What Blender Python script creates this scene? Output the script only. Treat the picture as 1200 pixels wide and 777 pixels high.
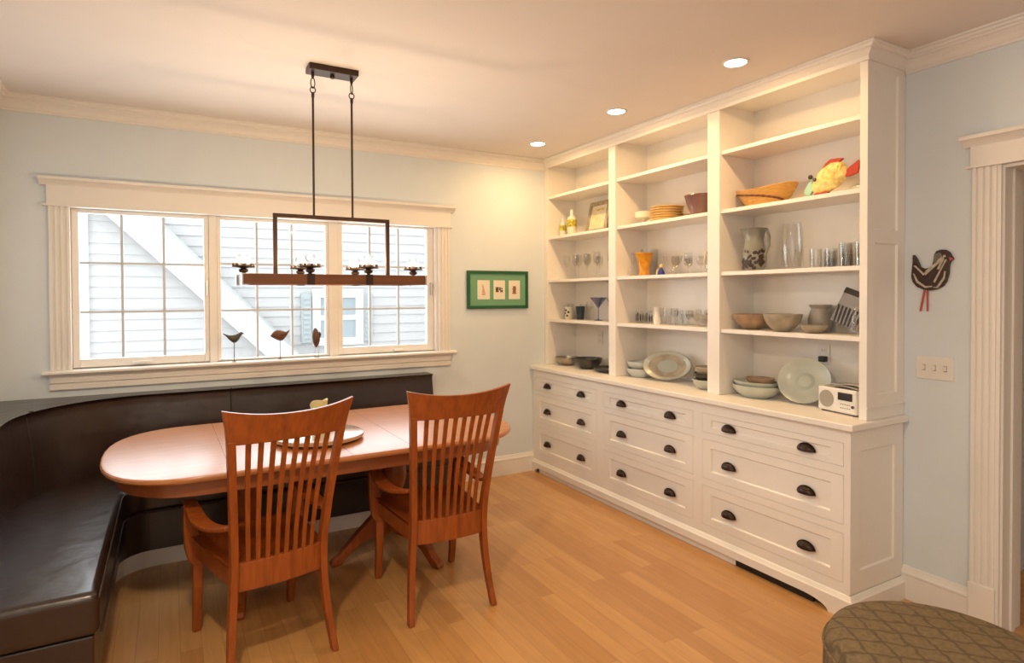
import bpy, bmesh, math, random
from mathutils import Vector, Matrix
random.seed(7)
PI = math.pi
scene = bpy.context.scene
for o in list(bpy.data.objects): bpy.data.objects.remove(o)
COL = scene.collection

# ------------------------------------------------------------------ camera
yaw, pitch, roll, fpx = 0.5143, -0.0153, -0.0042, 712.45
fw = Vector((math.sin(yaw)*math.cos(pitch), math.cos(yaw)*math.cos(pitch), math.sin(pitch)))
rt = Vector((math.cos(yaw), -math.sin(yaw), 0)); up = rt.cross(fw)
r2 = rt*math.cos(roll) + up*math.sin(roll); u2 = -rt*math.sin(roll) + up*math.cos(roll)
cam = bpy.data.cameras.new('camera'); camo = bpy.data.objects.new('camera', cam); COL.objects.link(camo)
cam.sensor_width = 36; cam.lens = fpx/1200*36; cam.shift_y = -30.94/1200; cam.clip_start = .05
R3 = Matrix((r2, u2, -fw)).transposed()
camo.matrix_world = Matrix.Translation((-3.1434, -4.4344, 1.4919)) @ R3.to_4x4()
scene.camera = camo

# ------------------------------------------------------------------ view, world, lights
scene.view_settings.view_transform = 'Standard'; scene.view_settings.look = 'None'
scene.view_settings.gamma = 1; scene.view_settings.use_curve_mapping = False
scene.view_settings.exposure = 0.38
W = bpy.data.worlds.new('world'); scene.world = W; W.use_nodes = True
bg = W.node_tree.nodes['Background']; bg.inputs[0].default_value = (.95, .975, 1, 1); bg.inputs[1].default_value = 1.9

def area(name, loc, size, power, color, rot=(0,0,0), shape='DISK', sy=None, spread=PI):
    l = bpy.data.lights.new(name, 'AREA'); l.shape = shape; l.size = size
    if sy: l.size_y = sy
    l.energy = power; l.color = color; l.spread = spread
    o = bpy.data.objects.new(name, l); COL.objects.link(o); o.location = loc; o.rotation_euler = rot
    return o
WARM = (1, .61, .25)
DOWNLIGHTS = [(-.69, -.50), (-.685, -1.425), (-.68, -2.34)]
FILL_LIGHTS = [(-3.2, -3.4), (-2.2, -5.0), (-3.3, -6.2), (-1.2, -6.8)]
for i, (x, y) in enumerate(DOWNLIGHTS): area('downlight_and_fill_lamp', (x, y, 2.632), .11, 6.2, WARM)
for (x, y), p in zip(FILL_LIGHTS, (27, 7, 20, 7)): area('downlight_and_fill_lamp', (x, y, 2.632), .13, p, (1, .79, .55))  # unseen warm lamps added to fill the room, no fittings drawn
# daylight lamp at the window bank, then an added cool fill lamp out of view
pt = area('window_daylight', (-2.5, .2, 1.55), 2.35, 30, (.88, .94, 1), (-PI/2, 0, 0), 'RECTANGLE', .95)
area('cool_fill_lamp', (-3.97, -5.9, 1.4), 2.2, 14, (.8, .9, 1), (0, -PI/2, 0), 'RECTANGLE', 2.4)
area('hall_lamp', (.9, -4.6, 2.55), .2, 3, WARM)

# ------------------------------------------------------------------ materials
def lin(c): return tuple(((v/255)/12.92 if v/255 <= .04045 else ((v/255+.055)/1.055)**2.4) for v in c) + (1,)
def mat(name, col, rough=.5, metal=0, spec=.5, bump=0, bscale=40, vary=0, vscale=6, coat=0, stretch=(1,1,1), emis=None, estr=0):
    m = bpy.data.materials.new(name); m.use_nodes = True; nt = m.node_tree; b = nt.nodes['Principled BSDF']
    if len(col) == 3: col = tuple(col)+(1,)
    b.inputs['Base Color'].default_value = col; b.inputs['Roughness'].default_value = rough
    b.inputs['Metallic'].default_value = metal; b.inputs['Specular IOR Level'].default_value = spec
    b.inputs['Coat Weight'].default_value = coat; b.inputs['Coat Roughness'].default_value = .12
    if emis: b.inputs['Emission Color'].default_value = tuple(emis)+(1,); b.inputs['Emission Strength'].default_value = estr
    tc = nt.nodes.new('ShaderNodeTexCoord'); mp = nt.nodes.new('ShaderNodeMapping'); mp.inputs['Scale'].default_value = stretch
    nt.links.new(tc.outputs['Object'], mp.inputs['Vector'])
    n = nt.nodes.new('ShaderNodeTexNoise'); n.inputs['Scale'].default_value = vscale; n.inputs['Detail'].default_value = 4
    nt.links.new(mp.outputs[0], n.inputs['Vector'])
    mr = nt.nodes.new('ShaderNodeMapRange'); mr.inputs[1].default_value = .3; mr.inputs[2].default_value = .7
    mr.inputs[3].default_value = 1-vary; mr.inputs[4].default_value = 1+vary
    nt.links.new(n.outputs[0], mr.inputs[0])
    hs = nt.nodes.new('ShaderNodeHueSaturation'); hs.inputs['Color'].default_value = col
    nt.links.new(mr.outputs[0], hs.inputs['Value']); nt.links.new(hs.outputs[0], b.inputs['Base Color'])
    if bump:
        n2 = nt.nodes.new('ShaderNodeTexNoise'); n2.inputs['Scale'].default_value = bscale; n2.inputs['Detail'].default_value = 3
        nt.links.new(tc.outputs['Object'], n2.inputs['Vector'])
        bp = nt.nodes.new('ShaderNodeBump'); bp.inputs['Strength'].default_value = bump; bp.inputs['Distance'].default_value = .01
        nt.links.new(n2.outputs[0], bp.inputs['Height']); nt.links.new(bp.outputs[0], b.inputs['Normal'])
    return m
M = {}
M['wall'] = mat('pale_blue_wall_paint', (.675, .74, .79), .75, vary=.015, bump=.03, bscale=90)
M['ceiling'] = mat('ceiling_paint', (.74, .69, .655), .85, vary=.01)
M['trim'] = mat('white_trim_paint', (.80, .77, .73), .42, vary=.012)
M['cab'] = mat('white_cabinet_paint', (.84, .80, .745), .4, vary=.01)
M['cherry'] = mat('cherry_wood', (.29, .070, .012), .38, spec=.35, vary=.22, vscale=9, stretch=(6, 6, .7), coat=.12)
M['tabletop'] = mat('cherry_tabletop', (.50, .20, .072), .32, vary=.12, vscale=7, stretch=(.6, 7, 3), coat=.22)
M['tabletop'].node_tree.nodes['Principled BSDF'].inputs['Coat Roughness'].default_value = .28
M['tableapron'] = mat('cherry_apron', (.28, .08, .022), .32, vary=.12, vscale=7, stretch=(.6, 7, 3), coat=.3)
M['leather'] = mat('brown_leather', (.021, .0085, .0055), .33, bump=.8, bscale=5, vary=.2, vscale=3, spec=.6, coat=.2)
M['piping'] = mat('leather_piping', (.05, .03, .022), .5, vary=.1)
M['bronze'] = mat('oil_rubbed_bronze', (.035, .018, .010), .35, metal=.6, vary=.2, vscale=30)
M['iron'] = mat('dark_bronze_metal', (.05, .025, .016), .45, metal=.5, vary=.15, vscale=20)
M['steel'] = mat('brushed_steel', (.55, .52, .48), .3, metal=.9, vary=.05)
M['beam'] = mat('stained_wood_beam', (.17, .058, .016), .5, vary=.2, vscale=8, stretch=(.5, 6, 6))
M['candle'] = mat('ivory_candle', (.8, .74, .58), .5)
M['pot_bw'] = mat('grey_stoneware', (.34, .30, .25), .35, vary=.2, vscale=14)
M['brownware'] = mat('brown_glazed_ware', (.36, .24, .15), .3, vary=.35, vscale=16)
M['tanware'] = mat('tan_glazed_ware', (.40, .34, .25), .3, vary=.25, vscale=14)
M['celadon'] = mat('pale_celadon_glaze', (.50, .52, .44), .25, vary=.08, vscale=9)
M['pitchgrey'] = mat('grey_green_glaze', (.25, .25, .215), .22, vary=.08)
M['plateglaze'] = mat('grey_green_centre_glaze', (.42, .44, .37), .25, vary=.1)
M['bluewhite'] = mat('pale_blue_glaze', (.55, .58, .56), .25, vary=.06)
M['darkware'] = mat('dark_glazed_ware', (.05, .045, .04), .25, vary=.3, vscale=14)
M['pewter'] = mat('pewter', (.42, .38, .32), .3, metal=.8, vary=.15)
M['cream'] = mat('cream_ceramic', (.76, .70, .56), .3, vary=.04)
M['straw'] = mat('straw_yellow_plate', (.70, .48, .19), .45, vary=.12, vscale=20, stretch=(1, 1, 6))
M['basket'] = mat('honey_woven_wood', (.62, .33, .08), .5, vary=.18, vscale=22, stretch=(1, 1, 8), bump=.3, bscale=60)
M['basketdark'] = mat('dark_woven_band', (.13, .035, .015), .6, vary=.3, vscale=30)
M['purple'] = mat('mauve_glass', (.22, .12, .11), .2, vary=.15, vscale=12)
M['amber'] = mat('amber_glass', (.62, .27, .02), .15, vary=.25, vscale=25)
M['navy'] = mat('navy_glass', (.02, .045, .07), .15, vary=.2)
M['blueglaze'] = mat('cobalt_paint', (.03, .04, .28), .3)
M['yellow'] = mat('yellow_paint', (.74, .56, .20), .45, vary=.35, vscale=38)
M['lemon'] = mat('lemon_paint', (.75, .62, .10), .45)
M['red'] = mat('brick_red_paint', (.42, .035, .012), .45, vary=.12)
M['mint'] = mat('mint_green_paint', (.35, .62, .48), .45)
M['black'] = mat('black', (.012, .011, .010), .5)
M['green'] = mat('green_frame', (.015, .10, .04), .4)
M['greenmat'] = mat('sage_green_mat', (.16, .36, .22), .8, vary=.03)
M['paper'] = mat('ivory_paper', (.78, .74, .62), .8)
M['ink'] = mat('sepia_ink', (.28, .12, .08), .8, vary=.3, vscale=60)
M['inkdark'] = mat('charcoal_ink', (.12, .08, .06), .8, vary=.3, vscale=60)
M['inkpale'] = mat('pale_tan_ink', (.62, .42, .30), .8, vary=.2, vscale=60)
M['plastic'] = mat('white_plastic', (.78, .75, .70), .4)
M['grille'] = mat('grey_speaker_grille', (.36, .33, .28), .7, bump=.4, bscale=400)
M['screen'] = mat('dark_display', (.03, .03, .028), .15)
M['news'] = mat('newsprint', (.50, .47, .43), .8, vary=.15, vscale=30)
M['silver'] = mat('aged_silver_leaf', (.42, .36, .26), .4, metal=.4, vary=.3, vscale=40)
M['label'] = mat('green_yellow_label', (.45, .40, .03), .5, vary=.6, vscale=60)
M['candlegreen'] = mat('yellow_green_wax', (.72, .68, .34), .5, vary=.05)
M['susan'] = mat('pale_maple_turntable', (.52, .33, .20), .25, vary=.06, vscale=6, stretch=(1, 6, 6), coat=.5)
M['birdwood'] = mat('dark_carved_wood', (.10, .045, .018), .45, vary=.3, vscale=25)
M['birdgrey'] = mat('dark_grey_carved_wood', (.06, .05, .03), .45, vary=.3, vscale=25)
M['birdred'] = mat('reddish_carved_wood', (.13, .045, .018), .45, vary=.3, vscale=25)
M['coral'] = mat('coral_red_enamel', (.50, .09, .06), .5)
M['henbrown'] = mat('dark_brown_enamel', (.045, .022, .016), .45, vary=.3, vscale=60)
M['bone'] = mat('bone_inlay', (.50, .45, .36), .5, vary=.25, vscale=80)
M['speckle'] = mat('speckled_grey_inlay', (.17, .16, .13), .5, vary=.6, vscale=120)
M['siding'] = mat('pale_grey_clapboard', (.62, .62, .62), .8, vary=.02)
M['extrim'] = mat('white_exterior_trim', (.88, .88, .88), .7)
M['shutter'] = mat('blue_grey_shutter', (.50, .55, .56), .7)
M['extglass'] = mat('neighbour_window_glass', (.42, .50, .53), .25)
M['ground'] = mat('pale_patio_ground', (.65, .65, .62), .9, vary=.05)
M['muntin'] = mat('pale_grille_bar', (.56, .54, .52), .5)
M['pink'] = mat('dusty_red_sleeve', (.5, .12, .14), .6)

def glass_mat(name, tint=(1,1,1), base=.04, edge=.55):
    m = bpy.data.materials.new(name); m.use_nodes = True; nt = m.node_tree; nt.nodes.clear()
    out = nt.nodes.new('ShaderNodeOutputMaterial'); mx = nt.nodes.new('ShaderNodeMixShader')
    tr = nt.nodes.new('ShaderNodeBsdfTransparent'); gl = nt.nodes.new('ShaderNodeBsdfGlossy')
    tr.inputs[0].default_value = tuple(tint)+(1,); gl.inputs['Roughness'].default_value = .03
    lw = nt.nodes.new('ShaderNodeLayerWeight'); lw.inputs[0].default_value = .35
    mr = nt.nodes.new('ShaderNodeMapRange'); mr.inputs[3].default_value = base; mr.inputs[4].default_value = edge
    nt.links.new(lw.outputs['Facing'], mr.inputs[0]); nt.links.new(mr.outputs[0], mx.inputs[0])
    nt.links.new(tr.outputs[0], mx.inputs[1]); nt.links.new(gl.outputs[0], mx.inputs[2]); nt.links.new(mx.outputs[0], out.inputs[0])
    return m
M['pane'] = glass_mat('window_glass', (.97, .98, .98), .03, .35)
M['glass'] = glass_mat('clear_drinking_glass', (.985, .985, .975), .05, .26)
M['bluegl'] = glass_mat('smoky_blue_glass', (.42, .52, .78), .10, .35)
M['greengl'] = glass_mat('grey_green_art_glass', (.16, .19, .19), .3, .6)

def floor_mat():
    m = bpy.data.materials.new('oak_strip_floor'); m.use_nodes = True; nt = m.node_tree; b = nt.nodes['Principled BSDF']
    tc = nt.nodes.new('ShaderNodeTexCoord'); mp = nt.nodes.new('ShaderNodeMapping'); mp.inputs['Rotation'].default_value = (0, 0, PI/2)
    nt.links.new(tc.outputs['Object'], mp.inputs['Vector'])
    br = nt.nodes.new('ShaderNodeTexBrick'); br.offset = .37; br.squash = 1
    br.inputs['Scale'].default_value = 1; br.inputs['Brick Width'].default_value = .95; br.inputs['Row Height'].default_value = .082
    br.inputs['Mortar Size'].default_value = .0009; br.inputs['Mortar Smooth'].default_value = .2; br.inputs['Bias'].default_value = 0
    br.inputs['Color1'].default_value = (.48, .235, .075, 1); br.inputs['Color2'].default_value = (.60, .325, .118, 1); br.inputs['Mortar'].default_value = (.34, .16, .055, 1)
    nt.links.new(mp.outputs[0], br.inputs['Vector'])
    mp2 = nt.nodes.new('ShaderNodeMapping'); mp2.inputs['Scale'].default_value = (14, 1.1, 1); nt.links.new(tc.outputs['Object'], mp2.inputs['Vector'])
    n = nt.nodes.new('ShaderNodeTexNoise'); n.inputs['Scale'].default_value = 3; n.inputs['Detail'].default_value = 6; nt.links.new(mp2.outputs[0], n.inputs['Vector'])
    mr = nt.nodes.new('ShaderNodeMapRange'); mr.inputs[3].default_value = .8; mr.inputs[4].default_value = 1.2; nt.links.new(n.outputs[0], mr.inputs[0])
    hs = nt.nodes.new('ShaderNodeHueSaturation'); nt.links.new(br.outputs['Color'], hs.inputs['Color']); nt.links.new(mr.outputs[0], hs.inputs['Value'])
    nt.links.new(hs.outputs[0], b.inputs['Base Color']); b.inputs['Roughness'].default_value = .33
    b.inputs['Coat Weight'].default_value = .25; b.inputs['Coat Roughness'].default_value = .2
    return m
M['floor'] = floor_mat()

def ottoman_mat():
    m = bpy.data.materials.new('diamond_pattern_fabric'); m.use_nodes = True; nt = m.node_tree; b = nt.nodes['Principled BSDF']
    tc = nt.nodes.new('ShaderNodeTexCoord')
    def wave(rot):
        mp = nt.nodes.new('ShaderNodeMapping'); mp.inputs['Rotation'].default_value = (0, 0, rot); mp.inputs['Scale'].default_value = (1, 1, .4)
        nt.links.new(tc.outputs['Object'], mp.inputs['Vector'])
        w = nt.nodes.new('ShaderNodeTexWave'); w.inputs['Scale'].default_value = 4.6; w.inputs['Distortion'].default_value = 1.6; w.inputs['Detail'].default_value = 3; w.inputs['Detail Scale'].default_value = 6
        nt.links.new(mp.outputs[0], w.inputs['Vector'])
        r = nt.nodes.new('ShaderNodeMapRange'); r.inputs[1].default_value = .90; r.inputs[2].default_value = 1.0; nt.links.new(w.outputs['Fac'], r.inputs[0]); return r
    a, c = wave(.55), wave(-.75)
    mx = nt.nodes.new('ShaderNodeMath'); mx.operation = 'MAXIMUM'; nt.links.new(a.outputs[0], mx.inputs[0]); nt.links.new(c.outputs[0], mx.inputs[1])
    n = nt.nodes.new('ShaderNodeTexNoise'); n.inputs['Scale'].default_value = 70; n.inputs['Detail'].default_value = 3; nt.links.new(tc.outputs['Object'], n.inputs['Vector'])
    mu = nt.nodes.new('ShaderNodeMath'); mu.operation = 'MULTIPLY'; nt.links.new(mx.outputs[0], mu.inputs[0]); nt.links.new(n.outputs[0], mu.inputs[1])
    mc = nt.nodes.new('ShaderNodeMix'); mc.data_type = 'RGBA'; mc.inputs[6].default_value = (.165, .115, .058, 1); mc.inputs[7].default_value = (.030, .018, .008, 1)
    nt.links.new(mu.outputs[0], mc.inputs[0])
    hs = nt.nodes.new('ShaderNodeHueSaturation'); nt.links.new(mc.outputs[2], hs.inputs['Color'])
    mr = nt.nodes.new('ShaderNodeMapRange'); mr.inputs[3].default_value = .5; mr.inputs[4].default_value = 1.5; nt.links.new(n.outputs[0], mr.inputs[0]); nt.links.new(mr.outputs[0], hs.inputs['Value'])
    nt.links.new(hs.outputs[0], b.inputs['Base Color']); b.inputs['Roughness'].default_value = .85
    return m
M['ottoman'] = ottoman_mat()

# ------------------------------------------------------------------ geometry helpers
def obj(name, bm, m, parent=None, loc=(0,0,0), rot=(0,0,0), smooth=False, bevel=0, bseg=2, angle=35):
    me = bpy.data.meshes.new(name)
    bmesh.ops.recalc_face_normals(bm, faces=bm.faces)
    bm.to_mesh(me); bm.free()
    if isinstance(m, str): m = M[m]
    me.materials.append(m)
    o = bpy.data.objects.new(name, me); COL.objects.link(o); o.location = loc; o.rotation_euler = rot
    if parent: o.parent = parent
    if smooth:
        for p in me.polygons: p.use_smooth = True
        try: me.set_sharp_from_angle(angle=math.radians(angle))
        except Exception: pass
    if bevel:
        b = o.modifiers.new('bevel', 'BEVEL'); b.width = bevel; b.segments = bseg; b.limit_method = 'ANGLE'; b.angle_limit = math.radians(40)
    return o
def tag(o, label=None, cat=None, group=None, kind=None):
    if label: o['label'] = label
    if cat: o['category'] = cat
    if group: o['group'] = group
    if kind: o['kind'] = kind
    return o
def thing(name, label, cat, loc=(0,0,0), rz=0, group=None):
    o = bpy.data.objects.new(name, None); COL.objects.link(o); o.location = loc; o.rotation_euler = (0, 0, rz); o.empty_display_size = .05
    return tag(o, label, cat, group)
def struct(name, bm, m, label=None, cat=None, **k):
    o = obj(name, bm, m, **k); o['kind'] = 'structure'
    if label: o['label'] = label; o['category'] = cat
    return o
def B(): return bmesh.new()
def box(bm, x0, x1, y0, y1, z0, z1, mx=None):
    v = [bm.verts.new((x, y, z)) for x in (x0, x1) for y in (y0, y1) for z in (z0, z1)]
    for f in ((0,1,3,2),(4,6,7,5),(0,4,5,1),(2,3,7,6),(0,2,6,4),(1,5,7,3)): bm.faces.new([v[i] for i in f])
    if mx is not None: bmesh.ops.transform(bm, matrix=mx, verts=v)
    return v
def boxes(*L):
    bm = B()
    for b in L: box(bm, *b)
    return bm
def prism(bm, pts, fn, t0, t1):
    """pts: 2d outline; fn(u,v,t)->xyz"""
    a = [bm.verts.new(fn(u, v, t0)) for u, v in pts]; b = [bm.verts.new(fn(u, v, t1)) for u, v in pts]
    n = len(pts); bm.faces.new(a); bm.faces.new(b[::-1])
    for i in range(n): bm.faces.new((a[i], b[i], b[(i+1) % n], a[(i+1) % n]))
    return a+b
def lathe(bm, prof, seg=32, c=(0,0,0), mx=None, sx=1, sy=1):
    rings = []
    for r, z in prof:
        if r < 1e-5: rings.append([bm.verts.new((c[0], c[1], c[2]+z))])
        else: rings.append([bm.verts.new((c[0]+r*sx*math.cos(2*PI*i/seg), c[1]+r*sy*math.sin(2*PI*i/seg), c[2]+z)) for i in range(seg)])
    for a, b in zip(rings, rings[1:]):
        for i in range(seg):
            j = (i+1) % seg
            if len(a) == 1 and len(b) == 1: continue
            if len(a) == 1: bm.faces.new((a[0], b[j], b[i]))
            elif len(b) == 1: bm.faces.new((a[i], a[j], b[0]))
            else: bm.faces.new((a[i], a[j], b[j], b[i]))
    vs = [v for r in rings for v in r]
    if mx is not None: bmesh.ops.transform(bm, matrix=mx, verts=vs)
    return vs
def tube(bm, pts, r, seg=10, closed=False):
    pts = [Vector(p) for p in pts]; n = len(pts); rad = r if isinstance(r, (list, tuple)) else [r]*n
    rings = []; ref = None
    for i, p in enumerate(pts):
        a = pts[(i-1) % n] if (closed or i > 0) else p; b = pts[(i+1) % n] if (closed or i < n-1) else p
        t = (b-a).normalized()
        if ref is None: ref = Vector((0,0,1)) if abs(t.z) < .9 else Vector((1,0,0))
        s = t.cross(ref)
        if s.length < 1e-4: s = t.cross(Vector((0,1,0)))
        s.normalize(); u = s.cross(t).normalized(); ref = u
        rings.append([bm.verts.new(p+rad[i]*(math.cos(2*PI*k/seg)*s+math.sin(2*PI*k/seg)*u)) for k in range(seg)])
    m = n if closed else n-1
    for i in range(m):
        a, b = rings[i], rings[(i+1) % n]
        for k in range(seg): bm.faces.new((a[k], a[(k+1) % seg], b[(k+1) % seg], b[k]))
    if not closed: bm.faces.new(rings[0][::-1]); bm.faces.new(rings[-1])
def loft(bm, secs, seg=16):
    """secs: list of (center, a, b, axis_u, axis_v) ellipses"""
    rings = []
    for c, a, b, u, v in secs:
        c, u, v = Vector(c), Vector(u), Vector(v)
        rings.append([bm.verts.new(c+a*math.cos(2*PI*k/seg)*u+b*math.sin(2*PI*k/seg)*v) for k in range(seg)])
    for r0, r1 in zip(rings, rings[1:]):
        for k in range(seg): bm.faces.new((r0[k], r0[(k+1) % seg], r1[(k+1) % seg], r1[k]))
    bm.faces.new(rings[0][::-1]); bm.faces.new(rings[-1])
def bar(bm, secs):
    """secs: list of (center, half_x, half_y): rectangular sections stacked roughly along z"""
    rings = []
    for c, hx, hy in secs:
        rings.append([bm.verts.new((c[0]+sx*hx, c[1]+sy*hy, c[2])) for sx, sy in ((-1,-1),(1,-1),(1,1),(-1,1))])
    for r0, r1 in zip(rings, rings[1:]):
        for k in range(4): bm.faces.new((r0[k], r0[(k+1) % 4], r1[(k+1) % 4], r1[k]))
    bm.faces.new(rings[0][::-1]); bm.faces.new(rings[-1])
def shaker(bm, u0, u1, v0, v1, fn, w=.05, rec=.008, th=.02, wb=None):
    """flat slab with a recessed panel; fn(u,v,d) with d = depth behind the face"""
    wb = wb or w; e = .006
    def ring(a, d): return [bm.verts.new(fn(u, v, d)) for u, v in ((u0+a[0], v0+a[1]), (u1-a[0], v0+a[1]), (u1-a[0], v1-a[1]), (u0+a[0], v1-a[1]))]
    R = [ring((0,0), th), ring((0,0), 0), ring((w,wb), 0), ring((w+e,wb+e), rec)]
    bm.faces.new(R[0])
    for a, b in zip(R, R[1:]):
        for k in range(4): bm.faces.new((a[k], a[(k+1) % 4], b[(k+1) % 4], b[k]))
    bm.faces.new(R[-1])
def profile_run(bm, prof, p0, p1, out, up=(0,0,1)):
    """extrude a moulding profile [(outward, height)] from p0 to p1"""
    p0, p1, out, up = Vector(p0), Vector(p1), Vector(out), Vector(up)
    a = [bm.verts.new(p0+out*o+up*h) for o, h in prof]; b = [bm.verts.new(p1+out*o+up*h) for o, h in prof]
    n = len(prof)
    for i in range(n): bm.faces.new((a[i], a[(i+1) % n], b[(i+1) % n], b[i]))
    bm.faces.new(a[::-1]); bm.faces.new(b)

def mould_path(bm, prof, pts, outs, only=None):
    """moulding swept round outer corners with mitres; outs[i] = outward normal of run i"""
    n = len(pts); rows = []
    for i, p in enumerate(pts):
        p = Vector(p)
        o = Vector(outs[0]) if i == 0 else (Vector(outs[-1]) if i == n-1 else Vector(outs[i-1])+Vector(outs[i]))
        rows.append([bm.verts.new(p+o*a+Vector((0, 0, h))) for a, h in prof])
    m = len(prof)
    if only is not None:
        for k, r in enumerate(rows):
            if k not in (only, only+1): [bm.verts.remove(v) for v in r]
        rows = rows[only:only+2]
    for a, b in zip(rows, rows[1:]):
        for k in range(m): bm.faces.new((a[k], a[(k+1) % m], b[(k+1) % m], b[k]))
    bm.faces.new(rows[0][::-1]); bm.faces.new(rows[-1])

H = 2.647; XL = -3.985; YB = -8.0
# ------------------------------------------------------------------ room shell
struct('floor', boxes((XL-.1, 2.2, YB-.1, .12, -.1, 0)), 'floor')
struct('ceiling', boxes((XL-.1, 2.2, YB-.1, .12, H, H+.1)), 'ceiling')
WX0, WX1, WZ0, WZ1 = -3.66, -1.31, 1.04, 2.04
struct('wall_window', boxes((XL-.1, WX0, 0, .16, 0, H), (WX1, .17, 0, .16, 0, H), (WX0, WX1, 0, .16, 0, WZ0), (WX0, WX1, 0, .16, WZ1, H)), 'wall')
DY0, DY1, DZ = -3.185, -4.05, 2.05
struct('wall_right', boxes((0, .17, DY0, 0, 0, H), (0, .17, YB, DY1, 0, H), (0, .17, DY1, DY0, DZ, H)), 'wall')
struct('wall_left', boxes((XL-.1, XL, YB, 0, 0, H)), 'wall')
struct('wall_back', boxes((XL-.1, 2.2, YB-.1, YB, 0, H)), 'wall')
struct('wall_hall', boxes((1.75, 1.85, YB, 0, 0, H), (.17, 1.75, -2.95, -2.85, 0, H)), 'wall')

CROWN = [(0, 0), (0, -.088), (.010, -.088), (.010, -.076), (.016, -.072), (.028, -.052), (.045, -.036), (.052, -.034), (.052, -.024), (.064, -.020), (.068, -.012), (.080, -.010), (.080, 0)]
bm = B(); profile_run(bm, CROWN, (XL, 0, H), (-.315, 0, H), (0, -1, 0)); struct('trim_1', bm, 'trim')
bm = B(); profile_run(bm, CROWN, (0, -2.79, H), (0, YB, H), (-1, 0, 0)); struct('trim_2', bm, 'trim')
bm = B(); profile_run(bm, CROWN, (XL, 0, H), (XL, YB, H), (1, 0, 0)); struct('trim_3', bm, 'trim')
BASE = [(0, 0), (.018, 0), (.018, .118), (.021, .122), (.021, .130), (.015, .137), (.009, .150), (.007, .158), (0, .160)]
bm = B(); profile_run(bm, BASE, (-1.405, 0, 0), (-.44, 0, 0), (0, -1, 0)); struct('baseboard_window', bm, 'trim')
bm = B(); profile_run(bm, BASE, (0, -2.786, 0), (0, -3.079, 0), (-1, 0, 0)); struct('baseboard_right', bm, 'trim')

# window bank: casing, header, stool, apron
def fluted(bm, a0, a1, z0, z1, fn):
    w = a1-a0; n = 3; pts = [(a0, 0), (a0, .018)]
    step = w/(2*n+1)
    for i in range(n):
        s = a0+step*(2*i+1)
        pts += [(s, .018), (s+step*.25, .011), (s+step*.75, .011), (s+step, .018)]
    pts += [(a1, .018), (a1, 0)]
    prism(bm, pts, fn, z0, z1)
bm = B()
fluted(bm, -3.748, -3.648, 1.06, 2.03, lambda u, v, t: (u, -v, t)); fluted(bm, -1.303, -1.2085, 1.06, 2.03, lambda u, v, t: (u, -v, t))
struct('trim_4', bm, 'trim')
bm = B()
box(bm, -3.755, -1.20, -.022, 0, 2.04, 2.15)
box(bm, -3.775, -1.185, -.032, 0, 2.028, 2.04)
CAP = [(0, 0), (.022, 0), (.026, .008), (.040, .020), (.052, .027), (.062, .029), (.062, .045), (0, .045)]
profile_run(bm, CAP, (-3.79, 0, 2.15), (-1.17, 0, 2.15), (0, -1, 0))
struct('trim_5', bm, 'trim')
bm = B(); STOOL = [(-.06, 0), (.055, 0), (.062, .006), (.062, .016), (.055, .022), (-.06, .022)]
profile_run(bm, STOOL, (-3.785, 0, 1.040), (-1.17, 0, 1.040), (0, -1, 0)); struct('trim_6', bm, 'trim')
bm = B(); APR = [(0, -.096), (.014, -.096), (.020, -.090), (.020, -.066), (.014, -.062), (.014, -.056), (.026, -.050), (.026, -.030), (.020, -.026), (.022, -.018), (.036, -.010), (.040, 0), (0, 0)]
profile_run(bm, APR, (-3.752, 0, 1.040), (-1.205, 0, 1.040), (0, -1, 0)); struct('trim_7', bm, 'trim')
# jambs, mullions
bm = B()
box(bm, WX0, -3.648, 0, .15, WZ0+.022, WZ1); box(bm, -1.325, WX1, 0, .15, WZ0+.022, WZ1)
box(bm, WX0, WX1, 0, .15, 2.028, WZ1); box(bm, -2.908, -2.862, .028, .15, 1.062, 2.028); box(bm, -2.135, -2.072, .028, .15, 1.062, 2.028)
box(bm, -3.648, -1.325, .06, .15, 1.040, 1.068)
struct('trim_8', bm, 'trim')
def sash(n, x0, x1, z0, z1, g, yf, mv, mh, latch=None):
    gx0, gx1, gz0, gz1 = g
    bm = boxes((x0, gx0, yf, yf+.04, z0, z1), (gx1, x1, yf, yf+.04, z0, z1), (gx0, gx1, yf, yf+.04, z0, gz0), (gx0, gx1, yf, yf+.04, gz1, z1))
    w = struct('window_%d' % n, bm, 'trim', bevel=.003)
    obj('glass_pane', boxes((gx0, gx1, yf+.018, yf+.022, gz0, gz1)), 'pane', w)
    bm = B()
    for x in mv: box(bm, x-.0075, x+.0075, yf+.024, yf+.034, gz0, gz1)
    for z in mh: box(bm, gx0, gx1, yf+.025, yf+.033, z-.0075, z+.0075)
    obj('muntin_bars', bm, 'muntin', w)
    if latch:
        bm = B(); box(bm, latch-.006, latch+.006, yf-.006, yf, 1.50, 1.60)
        box(bm, latch-.004, latch+.004, yf-.022, yf-.006, 1.57, 1.59); box(bm, latch-.004, latch+.004, yf-.026, yf-.018, 1.50, 1.59)
        obj('latch', bm, 'steel', w, bevel=.001)
sash(1, -3.647, -2.909, 1.068, 2.027, (-3.610, -2.938, 1.118, 2.003), .036, (-3.392, -3.166), (1.703, 1.403), -2.922)
sash(2, -2.861, -2.136, 1.068, 2.027, (-2.838, -2.158, 1.080, 2.003), .036, (-2.613, -2.385), (1.714, 1.401))
sash(3, -2.071, -1.326, 1.068, 2.027, (-2.036, -1.381, 1.120, 2.012), .036, (-1.828, -1.606), (1.714, 1.399), -1.352)
bm = B(); box(bm, -3.34, -3.26, .010, .036, 1.078, 1.092); box(bm, -3.33, -3.24, .004, .012, 1.084, 1.096); box(bm, -1.66, -1.58, .010, .036, 1.078, 1.092)
obj('crank_handle', bm, 'plastic', bpy.data.objects['window_1'], bevel=.002)

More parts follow.
